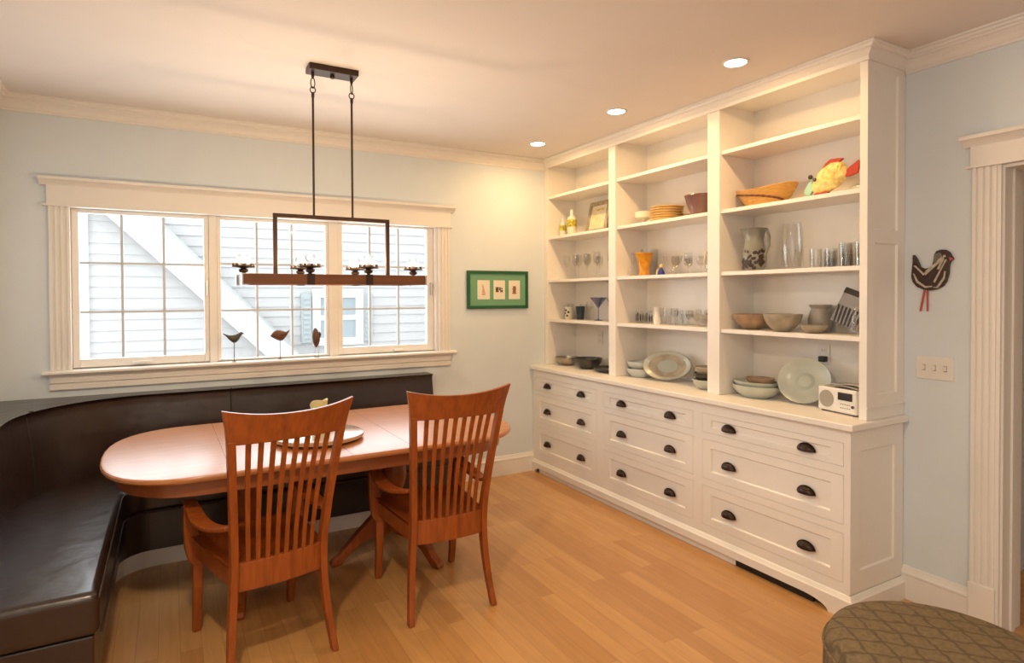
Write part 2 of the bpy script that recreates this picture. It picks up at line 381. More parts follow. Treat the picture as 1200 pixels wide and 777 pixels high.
# doorway trim
bm = B(); fluted(bm, 3.079, 3.170, .20, 2.05, lambda u, v, t: (-v, -u, t)); fluted(bm, 4.065, 4.156, .20, 2.05, lambda u, v, t: (-v, -u, t))
box(bm, -.014, 0, -3.185, -3.170, 0, 2.05)
struct('trim_9', bm, 'trim')
struct('trim_10', boxes((-.026, 0, -3.176, -3.073, 0, .20), (-.026, 0, -4.162, -4.059, 0, .20)), 'trim', bevel=.003)
bm = B(); box(bm, -.022, 0, -4.165, -3.072, 2.06, 2.145); box(bm, -.032, 0, -4.18, -3.058, 2.05, 2.062)
profile_run(bm, CAP, (0, -3.045, 2.145), (0, -4.195, 2.145), (-1, 0, 0)); struct('trim_11', bm, 'trim')
bm = B(); box(bm, -.001, .172, DY0-.010, DY0-.0005, 0, 2.049); box(bm, 0, .172, DY1+.0005, DY1+.014, 0, 2.049); box(bm, 0, .172, DY1+.014, DY0-.010, 2.036, 2.049)
box(bm, .07, .105, DY0-.018, DY0-.010, 0, 2.036)
struct('trim_12', bm, 'trim')
# panelled door in the hall beyond
bm = B(); box(bm, 1.715, 1.75, -4.2, -3.1, 0, 2.1)
for z0, z1 in ((.15, .75), (.85, 1.25), (1.35, 1.95)):
    for y0, y1 in ((-3.6, -3.25), (-4.05, -3.7)): shaker(bm, y0, y1, z0, z1, lambda u, v, d: (1.705+d, u, v), .03, .01, .012)
struct('door_1', bm, 'trim')

# ------------------------------------------------------------------ outside
def fy(u, v, t): return (u, t, v)
bm = B(); z = -.6
while z < 4.4:
    prism(bm, [(3.30, z), (3.283, z), (3.297, z+.118), (3.30, z+.118)], lambda u, v, t: (t, u, v), -5.6, 3.2); z += .116
box(bm, -5.6, 3.2, 3.30, 3.5, -.6, 4.4)
NB = thing('neighbour_house', 'pale grey clapboard house with white diagonal board seen through the window', 'house', (0, 0, -.6))
def nb(name, bm, m, **k):
    o = obj(name, bm, m, NB, loc=(0, 0, .6), **k); return o
nb('clapboard_wall', bm, 'siding')
bm = B(); box(bm, -4.00, -3.865, 3.22, 3.29, -.6, 4.4); nb('corner_board', bm, 'extrim')
bm = B(); prism(bm, [(-4.5, 3.161), (-4.05, 3.16), (-.9, -.135), (-.9, -.46)], fy, 3.12, 3.20); nb('diagonal_board', bm, 'extrim')
bm = B()
for a, b_ in (((-4.05, 3.16), (-.9, -.135)),):
    prism(bm, [a, (a[0]+.03, a[1]), (b_[0]+.03, b_[1]), b_], fy, 3.10, 3.20)
nb('rail_edge', bm, 'shutter')
def nwin(x0, x1, z0, z1):
    w = nb('window_frame', boxes((x0-.09, x0, 3.22, 3.28, z0-.09, z1+.11), (x1, x1+.09, 3.22, 3.28, z0-.09, z1+.11), (x0, x1, 3.22, 3.28, z1, z1+.11), (x0, x1, 3.2, 3.28, z0-.09, z0), (x0, x1, 3.235, 3.27, (z0+z1)/2-.03, (z0+z1)/2+.03)), 'extrim')
    g = obj('window_glass', boxes((x0, x1, 3.25, 3.262, z0, z1)), 'extglass', w)
    for s0, s1 in ((x0-.22, x0-.10), (x1+.10, x1+.22)):
        bm = B(); box(bm, s0, s1, 3.24, 3.275, z0-.05, z1+.05)
        zz = z0
        while zz < z1: box(bm, s0+.02, s1-.02, 3.225, 3.245, zz, zz+.03); zz += .06
        nb('shutter', bm, 'shutter')
nwin(-1.52, -1.08, .98, 1.48)
tag(obj('patio_ground', boxes((-9, 6, .3, 9, -.62, -.6)), 'ground'), kind='structure')

# ------------------------------------------------------------------ downlights
def downlight(x, y, label):
    t = thing('recessed_light', label, 'ceiling light', (x, y, H), 0, 'recessed ceiling lights')
    bm = B(); lathe(bm, [(.052, -.001), (.054, -.006), (.062, -.006), (.066, -.001), (.066, 0), (.048, 0)], 32); obj('trim_ring', bm, 'ceiling', t, smooth=True)
    bm = B(); lathe(bm, [(0, -.006), (.035, -.0055), (.056, -.003)], 32)
    obj('lens', bm, 'lampglow', t, smooth=True)
M['lampglow'] = mat('glowing_lamp_lens', (1, .95, .85), .5, emis=(1, .90, .68), estr=16)
DL = ['round glowing recessed ceiling light nearest the window wall', 'round glowing recessed ceiling light in the middle of the row above the shelves',
      'round glowing recessed ceiling light above the front bay of the shelves']
for (x, y), l in zip(DOWNLIGHTS, DL): downlight(x, y, l)

# ------------------------------------------------------------------ built-in: base cabinets
XF = -.437
fx = lambda u, v, d: (XF+d, u, v)
DRZ = [(.695, .805), (.425, .655), (.155, .385)]
def cup_pull(parent, y, z):
    bm = B(); n = 14; m = 7; rows = []
    for j in range(m+1):
        ph = (PI/2)*j/m
        rows.append([bm.verts.new((-.027*math.sin(PI*i/n)*math.cos(ph)-.001, .045*math.cos(PI*i/n)*math.cos(ph)**.8 if ph < PI/2 else 0, .034*math.sin(ph))) for i in range(n+1)])
    for a, b in zip(rows, rows[1:]):
        for i in range(n):
            try: bm.faces.new((a[i], a[i+1], b[i+1], b[i]))
            except Exception: pass
    bmesh.ops.remove_doubles(bm, verts=bm.verts, dist=1e-5)
    bmesh.ops.solidify(bm, geom=bm.faces[:], thickness=.0018)
    prism(bm, [(.051*math.cos(PI*i/16), .040*math.sin(PI*i/16)) for i in range(17)], lambda u, v, t: (t, u, v), -.0025, 0)
    bmesh.ops.transform(bm, matrix=Matrix.Translation((XF, y, z-.017)), verts=bm.verts)
    return obj('cup_pull', bm, 'bronze', parent, smooth=True)
def base_cab(y1, y0, d0, d1, hy, label, end=False):
    """y1 (far) > y0 (near); drawer opening d0..d1"""
    t = thing('drawer_cabinet', label, 'cabinet', (0, 0, 0), 0, 'three drawer base cabinets')
    bm = B()
    box(bm, -.41, -.004, y0, y1, .078, .868)
    for a, b in ((y0, d0), (d1, y1)): box(bm, XF, -.41, a, b, .078, .868)
    edges = [.078]+[v for pr in DRZ[::-1] for v in pr]+[.868]
    for i in range(0, len(edges), 2): box(bm, XF, -.41, d0, d1, edges[i], edges[i+1])
    obj('carcass', bm, 'cab', t)
    for k, (z0, z1) in enumerate(DRZ):
        bm = B(); shaker(bm, d0+.0016, d1-.0016, z0+.0016, z1-.0016, fx, .062, .009, .022, .030 if k == 0 else .045)
        d = obj('drawer', bm, 'cab', t)
        for y in hy: cup_pull(d, y, (z0+z1)/2-.004)
    if end:
        bm = B(); shaker(bm, XF, -.004, .108, .866, lambda u, v, d: (u, y0-.018+d, v), .075, .009, .018, .10)
        e = obj('end_panel', bm, 'cab', t)
    return t
base_cab(-.003, -.935, -.890, -.045, (-.228, -.697), 'white three-drawer base cabinet in the far corner by the window wall')
base_cab(-.935, -1.862, -1.826, -.976, (-1.168, -1.634), 'white three-drawer base cabinet in the middle of the built-in')
near_cab = base_cab(-1.862, -2.767, -2.752, -1.898, (-2.090, -2.563), 'white three-drawer base cabinet at the near end beside the doorway wall', True)
# plinth with bracket feet
t = thing('cabinet_plinth', 'white plinth moulding with bracket feet under the drawer cabinets', 'plinth', (0, 0, 0))
PX = -.458
bm = B(); pts = [(-2.806, 0), (-2.806, .078), (-.003, .078), (-.003, 0), (-.055, 0)]
pts += [(-.055-.10*(1-math.cos(a)), .042*math.sin(a)) for a in [PI/2*i/8 for i in range(1, 9)]]
pts += [(-2.56, .042)]+[(-2.66+.10*(1-math.sin(a)) if False else -2.56-.13*math.sin(a), .042*math.cos(a)) for a in [PI/2*i/8 for i in range(1, 9)]]
prism(bm, pts, lambda u, v, tt: (tt, u, v), PX, PX+.02)
obj('plinth_board', bm, 'cab', t)
bm = B(); MB_ = [(0, 0), (.021, 0), (.021, .006), (.014, .012), (.006, .024), (0, .028)]
MP = ([(XF, -.003, .078), (XF, -2.785, .078), (-.004, -2.785, .078)], [(-1, 0, 0), (0, -1, 0)])
mould_path(bm, MB_, *MP, only=0); obj('base_moulding', bm, 'cab', t)
bm = B(); mould_path(bm, MB_, *MP, only=1); obj('side_moulding', bm, 'cab', near_cab)
obj('side_plinth', boxes((PX+.02, -.004, -2.806, -2.788, 0, .078)), 'cab', near_cab)
obj('toe_board', boxes((-.436, -.42, -2.137, -.10, 0, .044)), 'cab', t)
obj('floor_register', boxes((-.436, -.42, -2.60, -2.139, 0, .044)), 'black', t)
# countertop
bm = B(); box(bm, -.467, -.002, -2.811, -.002, .868, .900)
tag(obj('countertop', bm, 'cab', bevel=.006, bseg=3), 'long white countertop above the drawers and under the shelves', 'countertop')

# ------------------------------------------------------------------ bookcase
UX = -.315
BAYS = [(-.879, -.0465), (-1.823, -.958), (-2.749, -1.915)]
SH = [1.29, 1.628, 1.993, 2.338]
t = thing('bookcase', 'tall white open bookcase with three bays filled with dishes', 'bookcase', (0, 0, .9))
def bk(name, bm, m='cab', **k): return obj(name, bm, m, t, loc=(0, 0, -.9), **k)
bk('back_board', boxes((-.014, -.002, -2.767, -.003, .902, H-.006)))
for a, b in ((-.0465, -.003), (-.958, -.879), (-1.915, -1.823)): bk('upright', boxes((UX, -.014, a, b, .901, 2.61)), bevel=.002)
bk('upright', boxes((UX, -.014, -2.767, -2.749, .901, 2.61)))
for a, b in BAYS:
    for z in SH: bk('shelf', boxes((UX+.012, -.014, a, b, z-.022, z)), bevel=.0015)
bk('top_board', boxes((UX, -.014, -2.767, -.003, 2.605, H-.004)))
bm = B()
for z0, z1 in ((.985, 1.765), (1.765, 2.575)): shaker(bm, UX, -.002, z0, z1, lambda u, v, d: (u, -2.785+d, v), .06, .009, .018, .03)
box(bm, UX, -.002, -2.785, -2.767, .901, .985); box(bm, UX, -.002, -2.785, -2.767, 2.575, H-.004); box(bm, UX-.004, -.002, -2.791, -2.785, .955, .962)
bk('end_panel', bm)
bm = B(); CR2 = [(0, 0), (0, -.070), (.010, -.070), (.010, -.060), (.004, -.057), (.006, -.050), (.020, -.036), (.030, -.030), (.030, -.024), (.042, -.022), (.048, -.012), (.060, -.010), (.060, 0)]
mould_path(bm, CR2, [(UX, -.003, H-.001), (UX, -2.785, H-.001), (-.002, -2.785, H-.001)], [(-1, 0, 0), (0, -1, 0)]); bk('crown', bm)
for (x, y, z), wh in (((-.016, -2.376, 1.165), 'in the front bay above the standing round plate'), ((-.016, -.392, 1.140), 'in the far bay above the dark bowls')):
    o = thing('wall_outlet', 'small white electrical outlet '+wh, 'outlet', (x, y, z), 0)
    obj('cover_plate', boxes((-.004, .0015, -.035, .035, -.057, .057)), 'plastic', o, bevel=.002)
    for dz in (-.022, .022):
        s = obj('socket', boxes((-.007, -.004, -.016, .016, dz-.014, dz+.014)), 'plastic', o, bevel=.003)
        obj('slots', boxes((-.0075, -.0065, -.008, -.006, dz-.006, dz+.006), (-.0075, -.0065, .006, .008, dz-.006, dz+.006)), 'black', s)
tag(obj('charger_plug', boxes((-.055, -.022, -2.402, -2.366, 1.125, 1.155)), 'black', bevel=.004), 'small black plug in the outlet behind the standing plate', 'plug')

# ------------------------------------------------------------------ dishes
def L(name, prof, m, loc, label, cat, group=None, seg=32, sx=1, sy=1, rot=(0,0,0)):
    bm = B(); lathe(bm, prof, seg, sx=sx, sy=sy); o = obj(name, bm, m, loc=loc, rot=rot, smooth=True, angle=50); return tag(o, label, cat, group)
def bowlp(r, h, foot=.45, t=.005, flare=1.0):
    n = 9; out = [(0, 0), (r*foot, 0)]; inn = []
    for i in range(1, n+1):
        a = i/n; out.append((r*foot+(r-r*foot)*math.sin(a*PI/2)**flare, .004+(h-.004)*a**1.25))
    for rr, z in out[:1:-1]: inn.append((max(rr-t, 0), z+.001 if z < h-.002 else z))
    inn[0] = (r-t, h)
    return out+inn+[(r*foot*.9, .010), (0, .009)]
def tumblerp(r, h, t=.0025, taper=.85): return [(0, 0), (r*taper, 0), (r, h), (r-t, h), (r*taper-t, .008), (0, .008)]
def stemp(r, h, bowl=.5, rim=.85):
    zb = h*(1-bowl)
    return [(0, 0), (r*.95, 0), (r*.9, .003), (r*.2, .008), (.004, .02), (.0035, zb-.01), (.01, zb), (r*.75, zb+h*bowl*.22), (r, zb+h*bowl*.5), (r*rim, h), (r*rim-.002, h), (r-.003, zb+h*bowl*.5), (r*.72, zb+h*bowl*.25), (0, zb+.006)]
e = .001
# far bay, from the top
def lotion(loc, s, label):
    t = thing('lotion_bottle', label, 'bottle', loc, 0)
    bm = B(); lathe(bm, [(0, 0), (.026*s, 0), (.028*s, .004), (.028*s, .10*s), (.022*s, .115*s), (.010*s, .122*s), (0, .122*s)], 24); obj('bottle_body', bm, 'cream', t, smooth=True)
    bm = B(); lathe(bm, [(.0285*s, .052*s), (.0292*s, .052*s), (.0292*s, .095*s), (.0285*s, .095*s)], 24); obj('floral_label', bm, 'label', t, smooth=True)
    bm = B(); lathe(bm, [(0, .120*s), (.011*s, .120*s), (.012*s, .128*s), (.010*s, .150*s), (.006*s, .158*s), (0, .158*s)], 20); obj('cap', bm, 'plastic', t, smooth=True)
lotion((-.2, -.118, 1.993+e), 1.0, 'shorter cream bottle with green floral label on the far upper shelf')
lotion((-.2, -.248, 1.993+e), 1.36, 'taller cream bottle with green floral label beside the silver frame')
t = thing('photo_frame', 'square silver picture frame leaning on the far upper shelf', 'picture frame', (-.125, -.46, 1.993+e), 0)
tl = Matrix.Rotation(.22, 4, 'Y') 
def tilted(bm): bmesh.ops.transform(bm, matrix=tl, verts=bm.verts); return bm
bm = boxes((-.012, .004, -.15, -.115, .003, .27), (-.012, .004, .085, .12, .003, .27), (-.012, .004, -.115, .085, .003, .038), (-.012, .004, -.115, .085, .235, .27)); obj('frame', tilted(bm), 'silver', t, bevel=.003)
obj('picture', tilted(boxes((-.004, .002, -.115, .085, .038, .235))), 'cream', t)
bm = B()
for i in range(7): prism(bm, [(-.10+.026*i, .05), (-.09+.026*i, .05), (-.07+.022*i, .12+.012*i), (-.08+.022*i, .12+.012*i)], lambda u, v, q: (q, u, v), -.0048, -.004)
box(bm, -.0048, -.004, -.08, .05, .19, .21)
obj('drawn_lines', tilted(bm), 'yellow', t)
gp = 'clear stemware on the far bay shelf'
WG = ['front row, nearest the window wall', 'back row, nearest the window wall', 'front row, second from the window wall', 'back row, second from the window wall', 'front row, in the middle under the silver frame', 'back row, in the middle under the silver frame', 'front row, second from the divider', 'back row, nearest the divider', 'front row, nearest the divider']
for i, (x, y, r, h) in enumerate([(-.20, -.176, .030, .20), (-.10, -.205, .034, .21), (-.20, -.30, .030, .20), (-.11, -.345, .032, .21), (-.20, -.45, .030, .20), (-.11, -.47, .032, .22), (-.20, -.62, .030, .17), (-.11, -.66, .032, .19), (-.20, -.78, .030, .18)]):
    L('wine_glass', stemp(r, h), 'glass', (x, y, 1.628+e), 'clear stemmed glass in the far bay, '+WG[i], 'glass', gp)
L('drinking_glass', tumblerp(.030, .13), 'glass', (-.10, -.084, 1.29+e), 'clear straight glass at the far left of the mug shelf', 'glass')
t = thing('patterned_mug', 'cream mug with dark spots on the far bay shelf', 'mug', (-.16, -.150, 1.29+e))
bm = B(); lathe(bm, [(0, 0), (.032, 0), (.037, .01), (.038, .085), (.034, .105), (.031, .105), (.033, .08), (.033, .012), (0, .008)], 28); obj('mug_body', bm, 'cream', t, smooth=True)
bm = B()
for k, (a, z) in enumerate([(2.6, .03), (3.1, .05), (3.6, .03), (3.3, .075), (2.8, .08), (3.9, .06), (2.3, .055)]):
    lathe(bm, [(0, .0015), (.010, 0), (0, -.0015)], 12, mx=Matrix.Translation((.0385*math.cos(a), .0385*math.sin(a), z)) @ Matrix.Rotation(a, 4, 'Z') @ Matrix.Rotation(PI/2, 4, 'Y'))
obj('dark_spots', bm, 'darkware', t)
bm = B(); tube(bm, [(.01*math.cos(a)-.0, .036+.026*math.sin(a), .055+.030*math.cos(a)) for a in [PI*i/10 for i in range(11)]], .005); obj('handle', bm, 'cream', t, smooth=True)
L('tumbler', tumblerp(.039, .11, .003, .78), 'navy', (-.13, -.268, 1.29+e), 'dark navy glass tumbler beside the spotted mug', 'glass')
L('drinking_glass', tumblerp(.034, .13), 'glass', (-.07, -.235, 1.29+e), 'clear tall glass behind the navy tumbler', 'glass')
MART = [(0, 0), (.036, 0), (.034, .003), (.006, .008), (.0035, .02), (.0035, .10), (.068, .185), (.066, .185), (.0, .106)]
L('martini_glass', MART, 'bluegl', (-.13, -.515, 1.29+e), 'blue martini glass with wide conical bowl in the far bay', 'glass')
L('wine_glass', stemp(.032, .15), 'glass', (-.13, -.40, 1.29+e), 'clear short stemmed glass between navy tumbler and martini glass', 'glass')
L('martini_glass', MART, 'glass', (-.10, -.67, 1.29+e), 'clear martini glass behind the divider in the far bay', 'glass')
L('bowl', bowlp(.105, .07), 'pewter', (-.19, -.165, .9+e), 'grey pewter bowl at the far left of the countertop', 'bowl')
L('bowl', bowlp(.115, .085, .5), 'darkware', (-.19, -.455, .9+e), 'dark glazed bowl on the countertop in the far bay', 'bowl')
L('platter', [(0, 0), (.08, 0), (.13, .012), (.15, .03), (.147, .033), (.12, .016), (0, .008)], 'darkware', (-.165, -.72, .9+e), 'dark shallow platter beside the dark bowl by the first divider', 'platter', sx=.9)
# middle bay
L('cake_stand', [(0, 0), (.045, 0), (.045, .006), (.015, .015), (.012, .035), (.05, .050), (.065, .052), (.065, .095), (.063, .095), (.062, .056), (0, .054)], 'cream', (-.16, -1.09, 1.993+e), 'cream footed dish left of the yellow plates', 'dish')
L('dish', bowlp(.038, .045, .7), 'cream', (-.07, -1.178, 1.993+e), 'small cream dish behind the cream footed dish', 'dish')
for k in range(6):
    L('plate', [(0, 0), (.075, 0), (.10, .008), (.112, .016), (.110, .019), (.085, .009), (0, .006)], 'straw', (-.165+.002*(k % 3), -1.315-.002*k, 1.993+e+.0165*k), 'straw yellow plate beside the mauve bowl, '+['bottom of the stack', 'second from the bottom of the stack', 'third from the bottom of the stack', 'third from the top of the stack', 'second from the top of the stack', 'top of the stack'][k], 'plate', 'stack of straw yellow plates')
L('plate', [(0, 0), (.05, 0), (.07, .006), (.077, .012), (.075, .015), (.06, .008), (0, .005)], 'brownware', (-.105, -1.508, 1.993+e), 'small brown plate right of the yellow plate stack, lowest', 'plate')
L('plate', [(0, 0), (.048, 0), (.066, .006), (.073, .012), (.071, .015), (.056, .008), (0, .005)], 'brownware', (-.105, -1.508, 1.993+e+.016), 'small brown plate right of the yellow plate stack, on top', 'plate')
L('bowl', [(0, 0), (.055, 0), (.058, .006), (.075, .05), (.098, .125), (.102, .128), (.10, .133), (.092, .128), (.070, .05), (.05, .01), (0, .009)], 'purple', (-.185, -1.645, 1.993+e), 'mauve flared bowl on the upper middle shelf', 'bowl')
# middle bay, shelf 2
L('candlestick', [(0, 0), (.022, 0), (.020, .006), (.008, .015), (.013, .03), (.006, .045), (.014, .065), (.006, .085), (.013, .11), (.006, .13), (.012, .15), (.014, .175), (.011, .175), (.009, .155), (0, .153)], 'glass', (-.2, -1.01, 1.628+e), 'clear beaded glass candlestick left of the amber goblet', 'candlestick')
L('goblet', [(0, 0), (.040, 0), (.042, .006), (.036, .02), (.038, .045), (.048, .11), (.062, .150), (.068, .158), (.066, .162), (.055, .152), (.042, .11), (.033, .05), (0, .02)], 'amber', (-.2, -1.135, 1.628+e), 'amber glass vase with flared rim on the middle shelf', 'vase')
L('vase', tumblerp(.062, .20, .003, .95), 'glass', (-.078, -1.055, 1.628+e), 'clear wide cylinder vase behind the amber vase', 'vase')
t = thing('figurine', 'small blue and yellow figurine right of the amber vase', 'figurine', (-.2, -1.305, 1.628+e))
bm = B(); lathe(bm, [(0, 0), (.024, 0), (.026, .012), (.02, .03), (.012, .045), (.008, .05), (0, .05)], 16); obj('figure_body', bm, 'blueglaze', t, smooth=True)
bm = B(); lathe(bm, [(0, .048), (.010, .053), (.014, .064), (.010, .075), (0, .079)], 16); obj('figure_head', bm, 'yellow', t, smooth=True)
bm = B(); lathe(bm, [(0, 0), (.012, .002), (.014, .02), (.006, .045), (0, .05)], 12, c=(.0, .030, 0)); obj('side_flame', bm, 'yellow', t, smooth=True)
L('bowl', [(0, 0), (.035, 0), (.03, .01), (.012, .02), (.02, .035), (.052, .075), (.066, .125), (.064, .125), (.048, .075), (0, .045)], 'glass', (-.2, -1.415, 1.628+e), 'clear cut crystal compote near the blue figurine', 'compote')
for i, (x, y, h) in enumerate([(-.09, -1.33, .13), (-.09, -1.45, .15), (-.19, -1.545, .10), (-.09, -1.56, .12)]):
    L('wine_glass', stemp(.030, h, .55), 'glass', (x, y, 1.628+e), 'clear crystal stemmed glass '+['behind the blue figurine', 'directly behind the crystal compote', 'in front, right of the crystal compote', 'at the back, right of the crystal compote'][i], 'glass', 'crystal glasses on the middle shelf')
t = thing('cream_pitcher', 'pale ceramic pitcher with curved handle beside the second divider', 'pitcher', (-.19, -1.742, 1.628+e))
bm = B(); lathe(bm, [(0, 0), (.036, 0), (.046, .03), (.042, .08), (.030, .115), (.034, .135), (.031, .135), (.027, .115), (.038, .08), (.040, .03), (0, .01)], 24); obj('pitcher_body', bm, 'glass', t, smooth=True)
bm = B(); tube(bm, [(0, .040+.020*math.sin(a), .075+.055*math.cos(a)) for a in [PI*i/10 for i in range(11)]], .005); obj('handle', bm, 'cream', t, smooth=True)
# middle bay, shelf 1
for i, (x, y) in enumerate([(-.14, -1.02), (-.13, -1.105)]):
    t = thing('shot_glass', ['dark patterned small glass, left of the pair in the middle bay', 'dark patterned small glass, right of the pair beside the white jug'][i], 'glass', (x, y, 1.29+e))
    bm = B(); lathe(bm, tumblerp(.028, .09), 24); obj('glass_cup', bm, 'glass', t, smooth=True)
    bm = B()
    for k in range(9):
        a = 2*PI*k/9; box(bm, -.0008, .0008, -.004, .004, .012+.01*(k % 2), .05+.012*(k % 3), Matrix.Rotation(a, 4, 'Z') @ Matrix.Translation((.0285, 0, 0)))
    obj('painted_leaves', bm, 'darkware', t)
t = thing('white_jug', 'small white ceramic jug on the middle bay lower shelf', 'jug', (-.2, -1.268, 1.29+e))
bm = B(); lathe(bm, [(0, 0), (.024, 0), (.027, .02), (.022, .055), (.018, .08), (.028, .120), (.025, .120), (.015, .08), (.018, .05), (.022, .02), (0, .008)], 24); obj('jug_body', bm, 'plastic', t, smooth=True)
bm = B(); tube(bm, [(0, .020+.022*math.sin(a), .062+.034*math.cos(a)) for a in [PI*i/10 for i in range(11)]], .004); obj('handle', bm, 'plastic', t, smooth=True)
for i, (x, y, r, h) in enumerate([(-.11, -1.21, .026, .11), (-.18, -1.345, .029, .11), (-.10, -1.33, .030, .11), (-.16, -1.43, .028, .10), (-.10, -1.47, .030, .10), (-.18, -1.51, .026, .075)]):
    L('drinking_glass', tumblerp(r, h) if i % 2 else stemp(r, h, .6), 'glass', (x, y, 1.29+e), 'small clear glass '+['behind the white jug', 'just right of the white jug, front row', 'just right of the white jug, back row', 'in the middle of the cluster, front row', 'at the back, beside the glass serving bowl', 'shortest of the cluster, beside the glass serving bowl'][i], 'glass', 'small clear glasses in the middle bay')
L('serving_bowl', [(0, 0), (.04, 0), (.045, .006), (.06, .03), (.10, .075), (.098, .077), (.055, .034), (0, .012)], 'glass', (-.13, -1.635, 1.29+e), 'clear glass serving bowl at the right of the middle bay', 'bowl')
for i, (dx, dy, z) in enumerate([(-.03, .03, 0), (.02, .0, 0), (-.01, -.04, 0)]):
    L('punch_cup', stemp(.022, .07, .6), 'glass', (-.13+dx, -1.635+dy, 1.29+.037+e), 'tiny clear glass inside the glass serving bowl, '+['left one', 'middle one at the back', 'right one'][i], 'glass', 'tiny glasses in the serving bowl')
# middle bay counter
def sqbowl(loc, r, h, m, label, rz=.3, group=None, t=.006):
    bm = B(); seg = 40; rings = []
    prof = bowlp(r, h, .62, t)
    for rr, z in prof:
        rings.append([bm.verts.new((rr*math.copysign(abs(math.cos(a))**.6, math.cos(a)), rr*math.copysign(abs(math.sin(a))**.6, math.sin(a)), z)) for a in [2*PI*(k+.5)/seg for k in range(seg)]] if rr > 1e-5 else [bm.verts.new((0, 0, z))])
    for a, b in zip(rings, rings[1:]):
        for i in range(seg):
            j = (i+1) % seg
            if len(a) == 1: bm.faces.new((a[0], b[j], b[i]))
            elif len(b) == 1: bm.faces.new((a[i], a[j], b[0]))
            else: bm.faces.new((a[i], a[j], b[j], b[i]))
    return tag(obj('square_bowl', bm, m, loc=loc, rot=(0, 0, rz), smooth=True, angle=50), label, 'bowl', group)
sqbowl((-.16, -1.062, .9+e), .093, .062, 'bluewhite', 'pale blue square bowl, lower of the pair left of the standing oval platter')
sqbowl((-.16, -1.060, .9+e+.052), .088, .060, 'bluewhite', 'pale blue square bowl, upper of the pair left of the standing oval platter')
def standing(name, rx, rz_, loc, lean, turn, prof, m, label, cat, inner=None, holder=True):
    """disc-like dish standing on edge: axis tips towards -x"""
    t = thing(name, label, cat, loc)
    mx = Matrix.Translation((0, 0, rz_*math.cos(lean))) @ Matrix.Rotation(turn, 4, 'Z') @ Matrix.Rotation(-PI/2+lean, 4, 'Y')
    bm = B(); lathe(bm, prof, 48, mx=mx, sx=rz_, sy=rx); obj('dish_body', bm, m, t, smooth=True, angle=50)
    if inner:
        for nm, pr, im in inner:
            bm = B(); lathe(bm, pr, 40, mx=mx, sx=rz_, sy=rx); obj(nm, bm, im, t, smooth=True)
    return t
PLATE = [(0, -.004), (.55, -.004), (.75, .006), (.97, .018), (1.0, .020), (.99, .026), (.74, .013), (.54, .004), (0, .004)]
standing('oval_platter', .175, .106, (-.15, -1.318, .9+.003), .42, .42, PLATE, 'tanware', 'large oval platter standing on edge with carved centre in the middle bay', 'platter',
         inner=[('centre_glaze', [(0, .0052), (.30, .0052), (.42, .0048), (.30, .0045), (0, .0045)], 'plateglaze'), ('rim_glaze', [(.78, .0165), (.96, .0275), (.96, .0270), (.78, .0155)], 'celadon')])
for k, (m, r) in enumerate((('celadon', .085), ('darkware', .078), ('tanware', .076))):
    L('bowl', bowlp(r, .062, .5), m, (-.205, -1.715, .9+e+.040*k), ['pale celadon bowl at the bottom of the stack by the second divider', 'dark bowl in the middle of the stack by the second divider', 'tan brown bowl on top of the stack by the second divider'][k], 'bowl')
# near bay, top: basket
t = thing('woven_basket', 'honey-coloured oval woven basket with a dark wavy band', 'basket', (-.165, -2.117, 1.993+e), 0)
bm = B(); prof = [(0, 0), (.095, 0), (.11, .008), (.145, .05), (.176, .093), (.172, .096), (.14, .055), (.10, .014), (0, .010)]
lathe(bm, prof, 48, sx=.62, sy=1.1)
for v in bm.verts: v.co.z += .018*(abs(v.co.y)/.176)**2*(v.co.z/.105)
obj('basket_body', bm, 'basket', t, smooth=True)
bm = B()
pts = []
for i in range(25):
    u = i/24; a = PI-1.30+2.6*u; z = .086-.068*u**1.3; r = .110+.066*(z/.105)**.8
    pts.append((r*.62*math.cos(a)*1.01, r*math.sin(a)*1.105, z))
tube(bm, pts, [.0045+.0022*(i % 2) for i in range(25)], 8); obj('dark_band', bm, 'basketdark', t, smooth=True)
# fish sculpture
t = thing('fish_sculpture', 'painted fish sculpture, yellow and red with mint nose', 'sculpture', (-.16, -2.50, 1.993+e), 0)
# local: u = -y direction (to the right of the picture), z up
def F(u, z, d=0): return (d, -u, z)
def pad(bm, pts, th, x0=0):
    prism(bm, pts, lambda u, v, q: F(u, v, q), x0-th/2, x0+th/2)
bm = B(); N = 16; secs = []
spine = [(-.095, .048, .006), (-.085, .055, .030), (-.06, .070, .052), (-.02, .092, .066), (.03, .115, .066), (.065, .128, .052), (.085, .136, .028), (.092, .138, .008)]
for (u, z, h) in spine: secs.append((F(u, z), h*.45, h, (1, 0, 0), Vector(F(-.35, .94)).normalized()))
loft(bm, secs, 18); obj('fish_body', bm, 'yellow', t, smooth=True)
bm = B(); pad(bm, [(-.045, .148), (-.025, .178), (.005, .196), (.045, .194), (.075, .188), (.050, .165), (.01, .150)], .014); obj('dorsal_fin', bm, 'red', t, bevel=.004)
bm = B(); pad(bm, [(.085, .118), (.105, .138), (.150, .165), (.160, .160), (.150, .10), (.105, .090), (.080, .092)], .014); obj('tail_fin', bm, 'red', t, bevel=.004)
bm = B(); pad(bm, [(-.09, .003), (-.075, .030), (-.03, .030), (.0, .030), (-.01, .010), (-.04, .0), (-.07, .0)], .03, -.005); obj('belly_fin', bm, 'red', t, bevel=.004)
bm = B(); pad(bm, [(-.092, .118), (-.125, .085), (-.148, .052), (-.140, .030), (-.112, .020), (-.096, .045), (-.088, .080)], .02, .005); obj('mint_nose', bm, 'mint', t, bevel=.005)
bm = B(); pad(bm, [(.07, .0), (.08, .03), (.12, .045), (.16, .04), (.15, .0)], .014, .03); obj('lower_tail', bm, 'celadon', t, bevel=.004)
bm = B()
